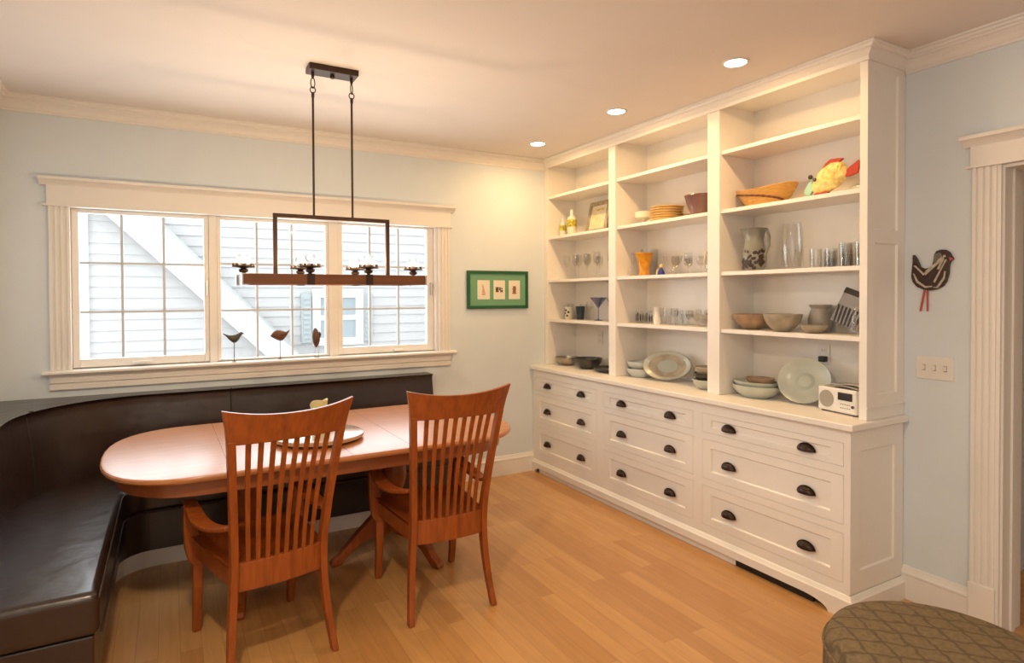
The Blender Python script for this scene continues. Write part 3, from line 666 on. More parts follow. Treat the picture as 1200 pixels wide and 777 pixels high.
for (u, z, r) in ((-.096, .118, .013), (-.070, .10, .010)): lathe(bm, [(0, -r), (r*.7, -r*.7), (r, 0), (r*.7, r*.7), (0, r)], 14, c=F(u, z, -.02))
obj('eyes', bm, 'darkware', t, smooth=True)
bm = B()
for k in range(6):
    u0 = -.05+.022*k; tube(bm, [F(u0+.018*s, .062+.012*k+.02*math.sin(s*3.1+k)+.028*s, -.0285+.004*abs(k-2.5)*.9-.001) for s in [i/6 for i in range(7)]], .0035, 6)
obj('lemon_scales', bm, 'lemon', t, smooth=True)
# near bay shelf 2
t = thing('white_pitcher', 'tall grey pitcher with dark marbled base and looped handle', 'pitcher', (-.20, -2.068, 1.628+e), 0)
prof = [(0, 0), (.050, 0), (.060, .02), (.068, .06), (.066, .10), (.056, .145), (.050, .180), (.060, .225), (.070, .243), (.066, .243), (.046, .182), (.052, .14), (.060, .09), (.055, .02), (0, .01)]
bm = B(); lathe(bm, prof, 36)
for v in bm.verts:
    if v.co.z > .19 and v.co.y > .03: v.co.y += .30*(v.co.z-.19); v.co.z += .05*(v.co.z-.19)
obj('pitcher_body', bm, 'pitchgrey', t, smooth=True)
bm = B(); tube(bm, [(0, -.058, .235), (0, -.085, .230), (0, -.098, .19), (0, -.094, .14), (0, -.075, .095), (0, -.060, .075)], [.008, .009, .009, .009, .008, .008], 10); obj('handle', bm, 'pitchgrey', t, smooth=True)
bm = B()
random.seed(3)
for k in range(80):
    a = PI+random.uniform(-1.25, 1.25)+.35; z = random.uniform(.01, .115)
    if z > .085 and random.random() < .5: continue
    r = .0672-.03*max(0, .05-z)**1*2.6 if z < .05 else .0680
    s = random.uniform(.006, .012)
    lathe(bm, [(0, .0012), (s, 0), (0, -.0012)], 7, mx=Matrix.Translation((r*math.cos(a), r*math.sin(a), z)) @ Matrix.Rotation(a, 4, 'Z') @ Matrix.Rotation(PI/2, 4, 'Y') @ Matrix.Diagonal((1, random.uniform(.5, 1.5), 1, 1)))
obj('marbled_blotches', bm, 'henbrown', t)
t = thing('glass_vase', 'tall clear cut glass vase right of the pitcher', 'vase', (-.2, -2.312, 1.628+e))
bm = B(); lathe(bm, [(0, 0), (.042, 0), (.048, .01), (.056, .10), (.052, .20), (.044, .25), (.041, .25), (.048, .20), (.051, .10), (.044, .015), (0, .012)], 36); obj('vase_body', bm, 'glass', t, smooth=True)
bm = B()
for k in range(10):
    a = 2*PI*k/10
    for s in (1, -1): tube(bm, [(.057*math.cos(a+s*q*.35), .057*math.sin(a+s*q*.35), .02+.09*q) for q in (0, .33, .66, 1)], .0012, 5)
obj('cut_pattern', bm, 'glass', t)
for i, (x, y, h) in enumerate([(-.2, -2.45, .10), (-.12, -2.475, .09), (-.2, -2.535, .095), (-.12, -2.57, .125), (-.2, -2.61, .12), (-.12, -2.655, .12), (-.2, -2.69, .12)]):
    t = thing('crystal_tumbler', 'cut crystal tumbler '+['in front, nearest the tall glass vase', 'at the back, nearest the tall glass vase', 'in front, second from the tall glass vase', 'at the back, in the middle of the group', 'in front, third from the tall glass vase', 'at the back, nearest the end upright', 'in front, nearest the end upright'][i], 'glass', (x, y, 1.628+e), 0, 'crystal tumblers in the near bay')
    bm = B(); lathe(bm, tumblerp(.031, h, .003, .9), 24); obj('cup', bm, 'glass', t, smooth=True)
    bm = B()
    for k in range(10):
        a = 2*PI*k/10; tube(bm, [(.0300*math.cos(a), .0300*math.sin(a), .006), (.031*math.cos(a+.3), .031*math.sin(a+.3), h*.55)], .0012, 5)
    obj('cut_lines', bm, 'glass', t)
# near bay shelf 1
L('bowl', bowlp(.108, .088, .42), 'brownware', (-.17, -2.03, 1.29+e), 'brown and pink glazed bowl, leftmost on the near bay lower shelf', 'bowl')
L('bowl', bowlp(.100, .095, .42), 'tanware', (-.21, -2.262, 1.29+e), 'tan glazed bowl overlapping the brown one in the near bay', 'bowl')
L('jar', [(0, 0), (.048, 0), (.060, .03), (.062, .07), (.050, .11), (.044, .125), (.058, .142), (.054, .146), (.040, .128), (.046, .11), (.057, .07), (.054, .03), (0, .01)], 'pot_bw', (-.085, -2.40, 1.29+e), 'squat grey stoneware jar with dark rim behind the shallow dish', 'jar')
L('dish', bowlp(.066, .040, .5), 'tanware', (-.21, -2.445, 1.29+e), 'small shallow tan dish in front of the stoneware jar', 'dish')
t = thing('art_glass_plate', 'dark striped square art plate leaning at the end of the near bay', 'plate', (-.12, -2.60, 1.29+e), 0)
mx = Matrix.Translation((0, 0, .124)) @ Matrix.Rotation(.25, 4, 'Y') @ Matrix.Rotation(.35, 4, 'X')
bm = B(); box(bm, -.004, .004, -.088, .088, -.095, .095, mx); obj('plate_body', bm, 'greengl', t, bevel=.003)
bm = B()
for k in range(8): 
    prism(bm, [(-.085+.02*k, -.09), (-.075+.02*k, -.09), (-.07+.022*k, .0), (-.082+.022*k, .0)], lambda u, v, q: mx @ Vector((q, min(max(u, -.086), .086), v)), -.0052, -.004)
obj('dark_stripes', bm, 'darkware', t)
bm = B(); box(bm, -.0056, -.004, -.088, .088, .065, .093, mx); obj('brown_border', bm, 'darkware', t)
L('bud_vase', [(0, 0), (.02, 0), (.024, .02), (.012, .06), (.010, .11), (.018, .14), (.015, .14), (.007, .11), (.008, .06), (.018, .02), (0, .01)], 'glass', (-.24, -2.68, 1.29+e), 'narrow clear glass bud vase in front of the art plate', 'vase')
# near bay counter
L('oval_bowl', bowlp(.145, .07, .55), 'celadon', (-.19, -2.072, .9+e), 'large pale celadon oval bowl on the near end of the countertop', 'bowl', sx=.72)
L('oval_bowl', bowlp(.135, .058, .55), 'celadon', (-.185, -2.066, .9+e+.034), 'pale celadon oval bowl nested inside the large one', 'bowl', sx=.70)
L('dish', bowlp(.085, .05, .5), 'brownware', (-.17, -2.085, .9+e+.062), 'brown dish nested in the celadon oval bowls', 'dish', sx=.8)
standing('round_plate', .140, .126, (-.14, -2.35, .9+.002), .36, .25, PLATE, 'celadon', 'large round pale plate standing on edge beside the radio', 'plate',
         inner=[('centre_glaze', [(0, .0058), (.30, .0056), (.38, .0045), (0, .004)], 'plateglaze'), ('inner_disc', [(0, .0066), (.22, .0064), (.24, .0058), (0, .0055)], 'celadon')])
# radio
t = thing('table_radio', 'white table radio with round grey speaker grille and dark display', 'radio', (-.205, -2.612, .9+e), math.radians(-9))
obj('radio_case', boxes((-.055, .055, -.112, .112, .006, .125)), 'plastic', t, bevel=.008, bseg=3)
bm = B(); lathe(bm, [(0, .002), (.042, .0015), (.043, -.002), (0, -.002)], 40, mx=Matrix.Translation((-.056, .060, .066)) @ Matrix.Rotation(-PI/2, 4, 'Y')); obj('speaker_grille', bm, 'grille', t, smooth=True)
obj('display', boxes((-.0575, -.054, -.090, -.008, .070, .108)), 'screen', t, bevel=.002)
bm = B()
for i in range(5):
    for j in range(2): box(bm, -.0575, -.054, -.026-.012*i-.003, -.026-.012*i+.003, .030+.018*j, .036+.018*j)
obj('buttons', bm, 'grille', t, bevel=.001)
bm = B(); lathe(bm, [(0, .006), (.007, .005), (.007, -.001), (0, -.001)], 16, mx=Matrix.Translation((-.056, -.094, .045)) @ Matrix.Rotation(-PI/2, 4, 'Y')); obj('dial', bm, 'screen', t, smooth=True)
obj('feet', boxes((-.045, .045, -.10, -.085, 0, .006), (-.045, .045, .085, .10, 0, .006)), 'black', t)
bm = B(); n = 12
def sheet(bm, y0, y1, x0, x1, z, amp, ph, th=.003):
    a = []
    for i in range(n+1):
        y = y0+(y1-y0)*i/n; zz = z+amp*(.5+.5*math.sin(PI*i/n*1.6+ph))
        a.append([bm.verts.new((x, y, zz+d)) for x in (x0, x1) for d in (0, th)])
    for p, q in zip(a, a[1:]):
        for s in ((0, 1), (1, 3), (3, 2), (2, 0)): bm.faces.new((p[s[0]], p[s[1]], q[s[1]], q[s[0]]))
    bm.faces.new((a[0][0], a[0][1], a[0][3], a[0][2])); bm.faces.new((a[-1][0], a[-1][2], a[-1][3], a[-1][1]))
sheet(bm, -.11, .09, -.05, .06, 0, .010, 0); sheet(bm, -.115, .05, -.045, .055, .012, .010, .4)
tag(obj('folded_papers', bm, 'news', loc=(-.2, -2.616, 1.028), rot=(0, 0, math.radians(-12)), smooth=False), 'folded grey papers lying on top of the white radio', 'papers')

# ------------------------------------------------------------------ banquette
def outl(off, ex=0):
    """front line of the backrest: from the near end of the left run, round the corner, to the right end"""
    cx, cy, rx, ry = -3.25, -.80, .60, .665
    rx -= off; ry -= off
    P = [(cx-rx, -1.9), (cx-rx, -1.5), (cx-rx, -1.1)]
    P += [(cx-rx*math.cos(a), cy+ry*math.sin(a)) for a in [PI/2*i/20 for i in range(21)]]
    P += [(-2.95, cy+ry), (-2.80, cy+ry), (-2.4, cy+ry), (-1.9, cy+ry), (-1.41, cy+ry)]
    return P
bench = thing('banquette', 'L-shaped dark brown leather banquette bench built into the window corner', 'bench', (-3.2, -.6, 0))
def bq(name, bm, m, parent=None, **k):
    if parent: return obj(name, bm, m, parent, **k)
    return obj(name, bm, m, bench, loc=(3.2, .6, 0), **k)
levels = [(.30, .045), (.46, .040), (.60, .034), (.74, .020), (.84, .004), (.878, -.002), (.896, .004), (.904, .018), (.906, .035)]
def wallpt(p, i, n):
    x, y = p
    return (x, y)
def back_seg(i0, i1, gap0=0, gap1=0):
    bm = B(); cols = []
    base = outl(0); N = len(base)
    for i in range(i0, i1+1):
        col = []
        for k, (z, off) in enumerate(levels):
            p = outl(off)[i]; x, y = p
            g = 0
            # soft seam ends
            if i == i0 and gap0: g = gap0
            if i == i1 and gap1: g = gap1
            c = Vector((-2.9, -1.2)); 
            col.append(bm.verts.new((x, y, z)) if not g else bm.verts.new((x, y, z)))
        # rear points at the wall
        x, y = base[i]
        if i <= 2: wx, wy = XL+.003, y
        elif i >= 23: wx, wy = x, -.003
        else:
            a = PI/2*(i-3)/20
            # square corner projection
            if a < PI/4: wx, wy = XL+.003, -.80+(.797)*min(1, math.tan(a))
            else: wx, wy = -3.25-(3.985-3.253)*min(1, 1/math.tan(a)), -.003
        col.append(bm.verts.new((wx, wy, levels[-1][0]-.002))); col.append(bm.verts.new((wx, wy, levels[0][0])))
        cols.append(col)
    for a, b in zip(cols, cols[1:]):
        m = len(a)
        for k in range(m): bm.faces.new((a[k], a[(k+1) % m], b[(k+1) % m], b[k]))
    bm.faces.new(cols[0][::-1]); bm.faces.new(cols[-1])
    return bm
# indices: 0..2 straight left, 3..23 arc, 24.. : (-2.95),( -2.80)...
SE1, SE2 = 9, 25
for a, b in ((0, SE1), (SE1, SE2), (SE2, 28)):
    o = bq('back_cushion', back_seg(a, b), 'leather', smooth=True, angle=60, bevel=.007, bseg=3)
    if (a, b) == (SE2, 28): pass
# seams: thin piping at joints
for i in (SE1, SE2):
    bm = B(); tube(bm, [tuple(outl(off-.001)[i])+(z,) for z, off in levels], .0055, 6); bq('seam', bm, 'black')
# seat
def seatline(off):
    P = [(-3.365+off, -1.90-off*.0), (-3.365+off, -.80)]
    r = .24-off
    P = [(-3.365-off, -1.90), (-3.365-off, -.72)]
    cx, cy = -3.225, -.72; rr = .14+off
    P += [(cx-rr*math.cos(a), cy+rr*math.sin(a)) for a in [PI/2*i/12 for i in range(1, 13)]]
    P += [(-2.6, cy+rr), (-2.0, cy+rr), (-1.412, cy+rr)]
    return P
def slab(off, z0, z1, y0=-1.90, x1=-1.412):
    bm = B(); P = seatline(off); P[0] = (P[0][0], y0); P[-1] = (x1, P[-1][1])
    P += [(x1, -.004), (XL+.004, -.004), (XL+.004, y0)]
    prism(bm, P, lambda u, v, q: (u, v, q), z0, z1); return bm
bq('seat_cushion', slab(0, .315, .468), 'leather', bevel=.028, bseg=5, smooth=True, angle=50)
bq('seat_base', slab(.018, .100, .312, -1.882, -1.42), 'leather', bevel=.006)
bm = B(); tube(bm, [(x, y, .322) for x, y in seatline(-.004)], .005, 8); bq('piping', bm, 'piping', smooth=True)
bm = B(); tube(bm, [(x, y, .452) for x, y in seatline(-.001)[:-1]], .0035, 8); bq('piping', bm, 'piping', smooth=True)
bq('toe_board', slab(.045, 0, .098, -1.87, -1.43), 'trim')

# ------------------------------------------------------------------ table
t = thing('dining_table', 'long oval cherry dining table on two pedestals', 'table', (-2.405, -1.03, 0), math.radians(.6))
def oval(hx, hy, n=2.5, d=.40, seg=20):
    P = []
    for s in (1, -1):
        for i in range(seg+1):
            a = -PI/2+PI*i/seg
            u = math.copysign(abs(math.cos(a))**(2/n), math.cos(a))*d; v = math.copysign(abs(math.sin(a))**(2/n), math.sin(a))*hy
            P.append((s*(hx-d+u), s*v))
    return P
bm = B(); Z = lambda u, v, q: (u, v, q)
Ls = [(1.00, .562, .722), (1.013, .573, .724), (1.02, .578, .732), (1.02, .578, .742), (1.015, .574, .748), (1.005, .566, .750)]
rings = [[bm.verts.new((x, y, z)) for x, y in oval(hx, hy)] for hx, hy, z in Ls]
for a, b in zip(rings, rings[1:]):
    for k in range(len(a)): bm.faces.new((a[k], a[(k+1) % len(a)], b[(k+1) % len(a)], b[k]))
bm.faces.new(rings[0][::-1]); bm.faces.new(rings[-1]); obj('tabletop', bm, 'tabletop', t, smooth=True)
bm = B(); O = oval(.965, .530); I = oval(.943, .508)
v = [[bm.verts.new((x, y, z)) for x, y in Q] for Q, z in ((O, .722), (O, .655), (I, .655), (I, .722))]
for a, b in zip(v, v[1:]+v[:1]):
    for k in range(len(a)): bm.faces.new((a[k], a[(k+1) % len(a)], b[(k+1) % len(a)], b[k]))
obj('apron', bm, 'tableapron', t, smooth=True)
bm = B()
for x in (-.52, 0, .30): box(bm, x-.0008, x+.0008, -.575, .575, .7497, .7504)
obj('leaf_seams', bm, 'basketdark', t)
obj('rails', boxes((-.70, .70, -.20, -.15, .66, .715), (-.70, .70, .15, .20, .66, .715)), 'tableapron', t)
def foot(bm, a, reach):
    ca, sa = math.cos(a), math.sin(a)
    side = [(.03, .12), (.03, .31), (.08, .285), (.13, .245), (.18, .198), (.235, .148), (.285, .098), (.325, .055), (reach-.005, .032), (reach+.008, .014), (reach, 0), (reach-.045, 0), (.28, .040), (.235, .078), (.18, .105), (.12, .118)]
    vs = prism(bm, side, lambda u, v, q: (u*ca-q*sa, u*sa+q*ca, v), -.024, .024)
for sgn in (1, -1):
    cx = .395*sgn
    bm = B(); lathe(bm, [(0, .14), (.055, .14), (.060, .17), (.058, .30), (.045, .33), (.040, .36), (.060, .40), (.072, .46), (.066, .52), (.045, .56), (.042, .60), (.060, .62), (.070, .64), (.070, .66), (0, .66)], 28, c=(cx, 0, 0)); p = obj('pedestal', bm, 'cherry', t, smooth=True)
    obj('top_plate', boxes((cx-.06, cx+.06, -.30, .30, .655, .70)), 'tableapron', p, bevel=.004)
    for k in range(3):
        a = {0: PI, 1: -1.165, 2: 1.165}[k]
        if sgn < 0: a = {0: 0, 1: -1.80, 2: 1.80}[k]
        bm = B(); foot(bm, a, .365)
        bmesh.ops.transform(bm, matrix=Matrix.Translation((cx, 0, 0)), verts=bm.verts)
        obj('foot', bm, 'cherry', p, bevel=.005, bseg=3)
t = thing('lazy_susan', 'round pale wooden turntable on the dining table', 'turntable', (-2.470, -1.195, .751))
bm = B(); lathe(bm, [(0, 0), (.10, 0), (.10, .010), (0, .010)], 32); obj('turntable_base', bm, 'black', t, smooth=True)
bm = B(); lathe(bm, [(0, .010), (.215, .010), (.226, .014), (.228, .022), (.226, .030), (.220, .033), (0, .031)], 64); obj('turntable_disc', bm, 'susan', t, smooth=True)
# dipped pillar candle
bm = B(); seg = 40
def wav(a): return .020*math.sin(a*1.0+2.6)+.009*math.sin(2*a+.4)
rs = [(.0, .0, 0), (.036, 0, 0), (.037, .01, 0), (.040, .11, 0), (.046, .148, 1), (.044, .151, 1), (.036, .140, .7), (.033, .115, 0), (0, .11, 0)]
R = [[bm.verts.new((r*math.cos(2*PI*k/seg), r*math.sin(2*PI*k/seg), z+w*wav(2*PI*k/seg))) for k in range(seg)] if r else [bm.verts.new((0, 0, z))] for r, z, w in rs]
for a, b in zip(R, R[1:]):
    for i in range(seg):
        j = (i+1) % seg
        if len(a) == 1: bm.faces.new((a[0], b[j], b[i]))
        elif len(b) == 1: bm.faces.new((a[i], a[j], b[0]))
        else: bm.faces.new((a[i], a[j], b[j], b[i]))
t = thing('pillar_candle', 'pale yellow-green candle with wavy rim standing on the turntable', 'candle', (-2.455, -1.13, .7845))
obj('candle_body', bm, 'candlegreen', t, smooth=True)
bm = B(); tube(bm, [(0, 0, .108), (.001, 0, .125), (.003, .001, .132)], .0012, 6); obj('wick', bm, 'black', t)

# ------------------------------------------------------------------ chairs
def yb(z):   # fore-aft line of the rear posts (local y) by height
    if z <= .44: s = (.44-z)/.44; return -.225-.050*s**1.6+.012*math.sin(PI*s)
    s = (z-.44)/.64; return -.225-.150*s**1.15
def xb(z):   # half spacing of the post centres
    if z <= .44: s = (.44-z)/.44; return .176+.032*s**1.5
    s = (z-.44)/.64; return .176+.048*s**1.25
def bow(u, z):  # backward bow of the back at lateral fraction u
    s = max(0, (z-.44)/.64); return -.038*(1-u*u)*(.45+.55*s)
def make_chair(label, loc, rz):
    t = thing('dining_armchair', label, 'chair', loc, rz, 'cherry slat-back armchairs')
    # seat: slightly dished slab
    bm = B(); n = 12; g = []
    for i in range(n+1):
        row = []
        for j in range(n+1):
            v_ = -1+2*j/n; u = -1+2*i/n
            y = -.205+.455*(j/n); hw = .192+.048*(j/n)
            x = u*hw; y += .012*(1-u*u)*(j/n)
            row.append(bm.verts.new((x, y, .445-.012*(1-u*u)*(1-v_*v_))))
        g.append(row)
    for i in range(n):
        for j in range(n): bm.faces.new((g[i][j], g[i+1][j], g[i+1][j+1], g[i][j+1]))
    bmesh.ops.solidify(bm, geom=bm.faces[:], thickness=.022)
    obj('seat', bm, 'cherry', t, smooth=True, bevel=.004)
    # seat rails
    bm = B()
    for s in (1, -1): prism(bm, [(s*.176, -.23), (s*.222, .235), (s*.200, .235), (s*.156, -.23)], Z, .350, .421)
    box(bm, -.215, .215, .218, .238, .350, .421)
    obj('seat_rails', bm, 'cherry', t, bevel=.002)
    # rear rail, bowed, stands up to the slat feet
    bm = B(); n = 12; R = []
    for i in range(n+1):
        u = -1+2*i/n; x = u*.165; b = bow(u, .44)
        R.append([bm.verts.new((x, -.225+b+d, z)) for z, d in ((.345, -.011), (.455, -.011), (.455, .011), (.345, .011))])
    for a, b in zip(R, R[1:]):
        for k in range(4): bm.faces.new((a[k], a[(k+1) % 4], b[(k+1) % 4], b[k]))
    bm.faces.new(R[0][::-1]); bm.faces.new(R[-1]); obj('rear_rail', bm, 'cherry', t, bevel=.002)
    # rear posts
    for s in (1, -1):
        bm = B(); zs = [0, .08, .16, .24, .32, .40, .48, .56, .66, .76, .86, .96]
        bar(bm, [((s*xb(z), yb(z), z), .0145 if z > .1 else .013, .019+.006*math.exp(-((z-.42)/.15)**2)) for z in zs]); obj('rear_post', bm, 'cherry', t, bevel=.005, bseg=3)
    # crest rail
    bm = B(); n = 20; R = []
    for i in range(n+1):
        u = -1+2*i/n
        zb0, zt = .945, 1.052+.030*abs(u)**2.2
        xw = (xb(.95)+.0145)+0.0; hw0 = xb(.95)+.0145; hw1 = xb(1.05)+.030
        rows = []
        for k, z in enumerate((zb0, zb0+(zt-zb0)*.5, zt)):
            hw = hw0+(hw1-hw0)*(k/2)**1.3
            y = yb(z)+bow(u, z)
            rows.append((u*hw, y, z))
        th = .012
        ring = [(x, y-th, z) for x, y, z in rows]+[(x, y+th, z) for x, y, z in rows[::-1]]
        R.append([bm.verts.new(p) for p in ring])
    for a, b in zip(R, R[1:]):
        for k in range(6): bm.faces.new((a[k], a[(k+1) % 6], b[(k+1) % 6], b[k]))
    bm.faces.new(R[0][::-1]); bm.faces.new(R[-1]); obj('crest_rail', bm, 'cherry', t, smooth=True, bevel=.003)
    # slats
    for k in range(8):
        f = -1+2*(k+1)/9
        bm = B(); secs = []
        for i in range(9):
            z = .452+(.955-.452)*i/8; x = f*(xb(z)-.0145+.0); y = yb(z)+bow(f, z)+.012*math.sin(PI*i/8)
            secs.append(((x, y, z), .0085+.0015*i/8, .0055))
        bar(bm, secs); obj('slat', bm, 'cherry', t, bevel=.002)
    # front legs
    for s in (1, -1):
        bm = B(); bar(bm, [((s*(.205+.004*math.cos(z*4)), .246-.016*math.sin((.42-z)/.42*PI*.9)+.022*((.42-z)/.42)**2, z), .016+.007*z/.42, .014+.009*z/.42) for z in (0, .07, .14, .21, .28, .35, .42)])
        obj('front_leg', bm, 'cherry', t, bevel=.005, bseg=3)
    # arms with side brackets
    for s in (1, -1):
        bm = B(); n = 14; R = []
        for i in range(n+1):
            q = i/n; y = -.232+.470*q; x = .190+.050*math.sin(min(1, q*1.5)*PI/2)-.002*q
            z = .600-.045*math.sin(PI*min(1, q*1.05))**.9*.7-.018*q+.014*q*q; w = .016+.017*math.sin(PI*(.10+.72*q))
            R.append([bm.verts.new((s*(x+d*w), y, z+h)) for d, h in ((-1, -.009), (1, -.009), (1, .009), (-1, .009))])
        for a, b in zip(R, R[1:]):
            for k in range(4): bm.faces.new((a[k], a[(k+1) % 4], b[(k+1) % 4], b[k]))
        bm.faces.new(R[0][::-1]); bm.faces.new(R[-1]); obj('arm', bm, 'cherry', t, smooth=True, bevel=.005, bseg=3, angle=50)
        bm = B(); sd = [(.264, .580), (.263, .46), (.258, .39), (.247, .345), (.230, .318), (.206, .312), (.194, .33), (.196, .40), (.206, .48), (.212, .578)]
        prism(bm, sd, lambda u, v, q: (s*u, q, v), .213, .243); obj('arm_bracket', bm, 'cherry', t, bevel=.005, bseg=3)
    # felt pads
    for s in (1, -1):
        for y in (yb(0), .268): pass
    return t
make_chair('cherry slat-back armchair turned slightly left, nearest the leather bench end', (-2.800, -1.612, 0), math.radians(10))
make_chair('cherry slat-back armchair facing the right half of the table, nearest the shelves', (-1.992, -1.565, 0), math.radians(-1.5))

# ------------------------------------------------------------------ ottoman
t = thing('round_ottoman', 'low round ottoman in brown diamond-patterned fabric in the near corner', 'ottoman', (-1.165, -3.515, 0))
bm = B(); lathe(bm, [(0, .06), (.295, .06), (.312, .075), (.320, .12), (.322, .25), (.320, .37), (.315, .41), (.302, .438), (.27, .452), (.15, .457), (0, .458)], 72); obj('upholstery', bm, 'ottoman', t, smooth=True, angle=80)
bm = B(); tube(bm, [(.318*math.cos(a), .318*math.sin(a), .402) for a in [2*PI*i/72 for i in range(72)]], .005, 8, True); obj('piping', bm, 'ottoman', t, smooth=True)
for k in range(4):
    a = PI/4+PI/2*k; bm = B(); lathe(bm, [(0, 0), (.015, 0), (.024, .06), (0, .06)], 16, c=(.24*math.cos(a), .24*math.sin(a), 0)); obj('leg', bm, 'black', t, smooth=True)

# ------------------------------------------------------------------ chandelier
t = thing('chandelier', 'rectangular wooden beam chandelier with six candle cups on bronze rods', 'chandelier', (-2.405, -1.28, H))
CZ = -H
def ch(name, bm, m, parent=None, **k): return obj(name, bm, m, parent or t, **({'loc': (0, 0, CZ)} if parent is None else {}), **k)
ch('canopy', boxes((-.122, .122, -.050, .050, 2.617, H)), 'iron', bevel=.003)
bm = B(); lathe(bm, [(0, 2.600), (.010, 2.600), (.012, 2.606), (.010, 2.617), (0, 2.617)], 16); ch('canopy_knob', bm, 'iron', smooth=True)
for sx in (-.097, .097):
    bm = B(); lathe(bm, [(0, 2.588), (.005, 2.588), (.008, 2.596), (.008, 2.617), (0, 2.617)], 12, c=(sx, 0, 0)); tube(bm, [(sx, 0, 2.590), (sx, 0, 2.583)], .003, 6)
    for j, (zc, hz, hx, flip) in enumerate(((2.562, .026, .010, 0), (2.527, .015, .013, 1))):
        pts = []
        for i in range(20):
            a = 2*PI*i/20; dx, dz = hx*math.cos(a), hz*math.sin(a)
            pts.append((sx+dx, .0, zc+dz) if flip == (0 if sx < 0 else 1) or (sx < 0 and j == 1) else (sx+dx*.7, dx*.7, zc+dz))
        tube(bm, pts, .0028, 6, True)
    ch('chain_links', bm, 'iron', smooth=True)
    bm = B(); tube(bm, [(sx, 0, 2.515), (sx, 0, 2.490)], .0075, 10); tube(bm, [(sx, 0, 2.495), (sx, 0, 1.895)], .0055, 10); ch('rod', bm, 'iron', smooth=True)
ch('hanging_frame', boxes((-.292, .292, -.008, .008, 1.880, 1.900), (-.292, -.272, -.008, .008, 1.577, 1.881), (.272, .292, -.008, .008, 1.577, 1.881)), 'iron', bevel=.002)
BZ0, BZ1 = 1.551, 1.600; HX, HY = .440, .125
ch('beam', boxes((-HX, HX, -HY-.018, -HY+.018, BZ0, BZ1)), 'beam', bevel=.002)
ch('beam', boxes((-HX, HX, HY-.018, HY+.018, BZ0, BZ1)), 'beam', bevel=.002)
ch('beam', boxes((-HX, -HX+.036, -HY+.018, HY-.018, BZ0, BZ1)), 'beam', bevel=.002)
ch('beam', boxes((HX-.036, HX, -HY+.018, HY-.018, BZ0, BZ1)), 'beam', bevel=.002)
ch('cross_bar', boxes((-.292, -.272, -HY-.0, HY+.0, 1.565, 1.580)), 'iron'); ch('cross_bar', boxes((.272, .292, -HY, HY, 1.565, 1.580)), 'iron')
for s in (-1, 1):
    for yy in (-1, 1): ch('end_bracket', boxes((s*(HX+.004)-.004, s*(HX+.004)+.004, yy*HY-.021, yy*HY+.021, BZ0-.003, BZ1+.003)), 'steel', bevel=.001)
for x, y in ((-.425, 0), (-.142, -HY), (.142, -HY), (-.142, HY), (.142, HY), (.425, 0)):
    if abs(y) > 0:
        ch('strap', boxes((x-.018, x+.018, y-.021, y+.021, BZ0-.002, BZ1+.002)), 'iron', bevel=.001)
    bm = B(); lathe(bm, [(0, BZ1), (.012, BZ1), (.008, BZ1+.006), (.020, BZ1+.012), (.022, BZ1+.022), (.012, BZ1+.028), (.030, BZ1+.032), (.050, BZ1+.033), (.052, BZ1+.036), (.050, BZ1+.040), (.012, BZ1+.037), (.011, BZ1+.05), (0, BZ1+.05)], 24, c=(x, y, 0))
    c = ch('candle_cup', bm, 'iron', smooth=True)
    bm = B()
    for k in range(8):
        a = 2*PI*k/8; lathe(bm, [(0, 0), (.006, 0), (.006, .013), (0, .015)], 8, c=(x+.043*math.cos(a), y+.043*math.sin(a), BZ1+.038))
    obj('gallery_studs', bm, 'iron', c, smooth=True)
    bm = B(); lathe(bm, [(0, BZ1+.05), (.009, BZ1+.05), (.009, BZ1+.065), (.004, BZ1+.075), (0, BZ1+.10)], 12, c=(x, y, 0)); obj('candle_bulb', bm, 'glass', c, smooth=True)
    pl = bpy.data.lights.new('candle_lamp', 'POINT'); pl.energy = 3.9; pl.color = (1, .74, .45); pl.shadow_soft_size = .012
    po = bpy.data.objects.new('candle_lamp', pl); COL.objects.link(po); po.location = (-2.405+x, -1.28+y, BZ1+.082)
    bm = B(); lathe(bm, [(.031, BZ1+.040), (.031, BZ1+.095), (.029, BZ1+.095), (.029, BZ1+.040)], 24, c=(x, y, 0)); obj('glass_shade', bm, 'glass', c, smooth=True)

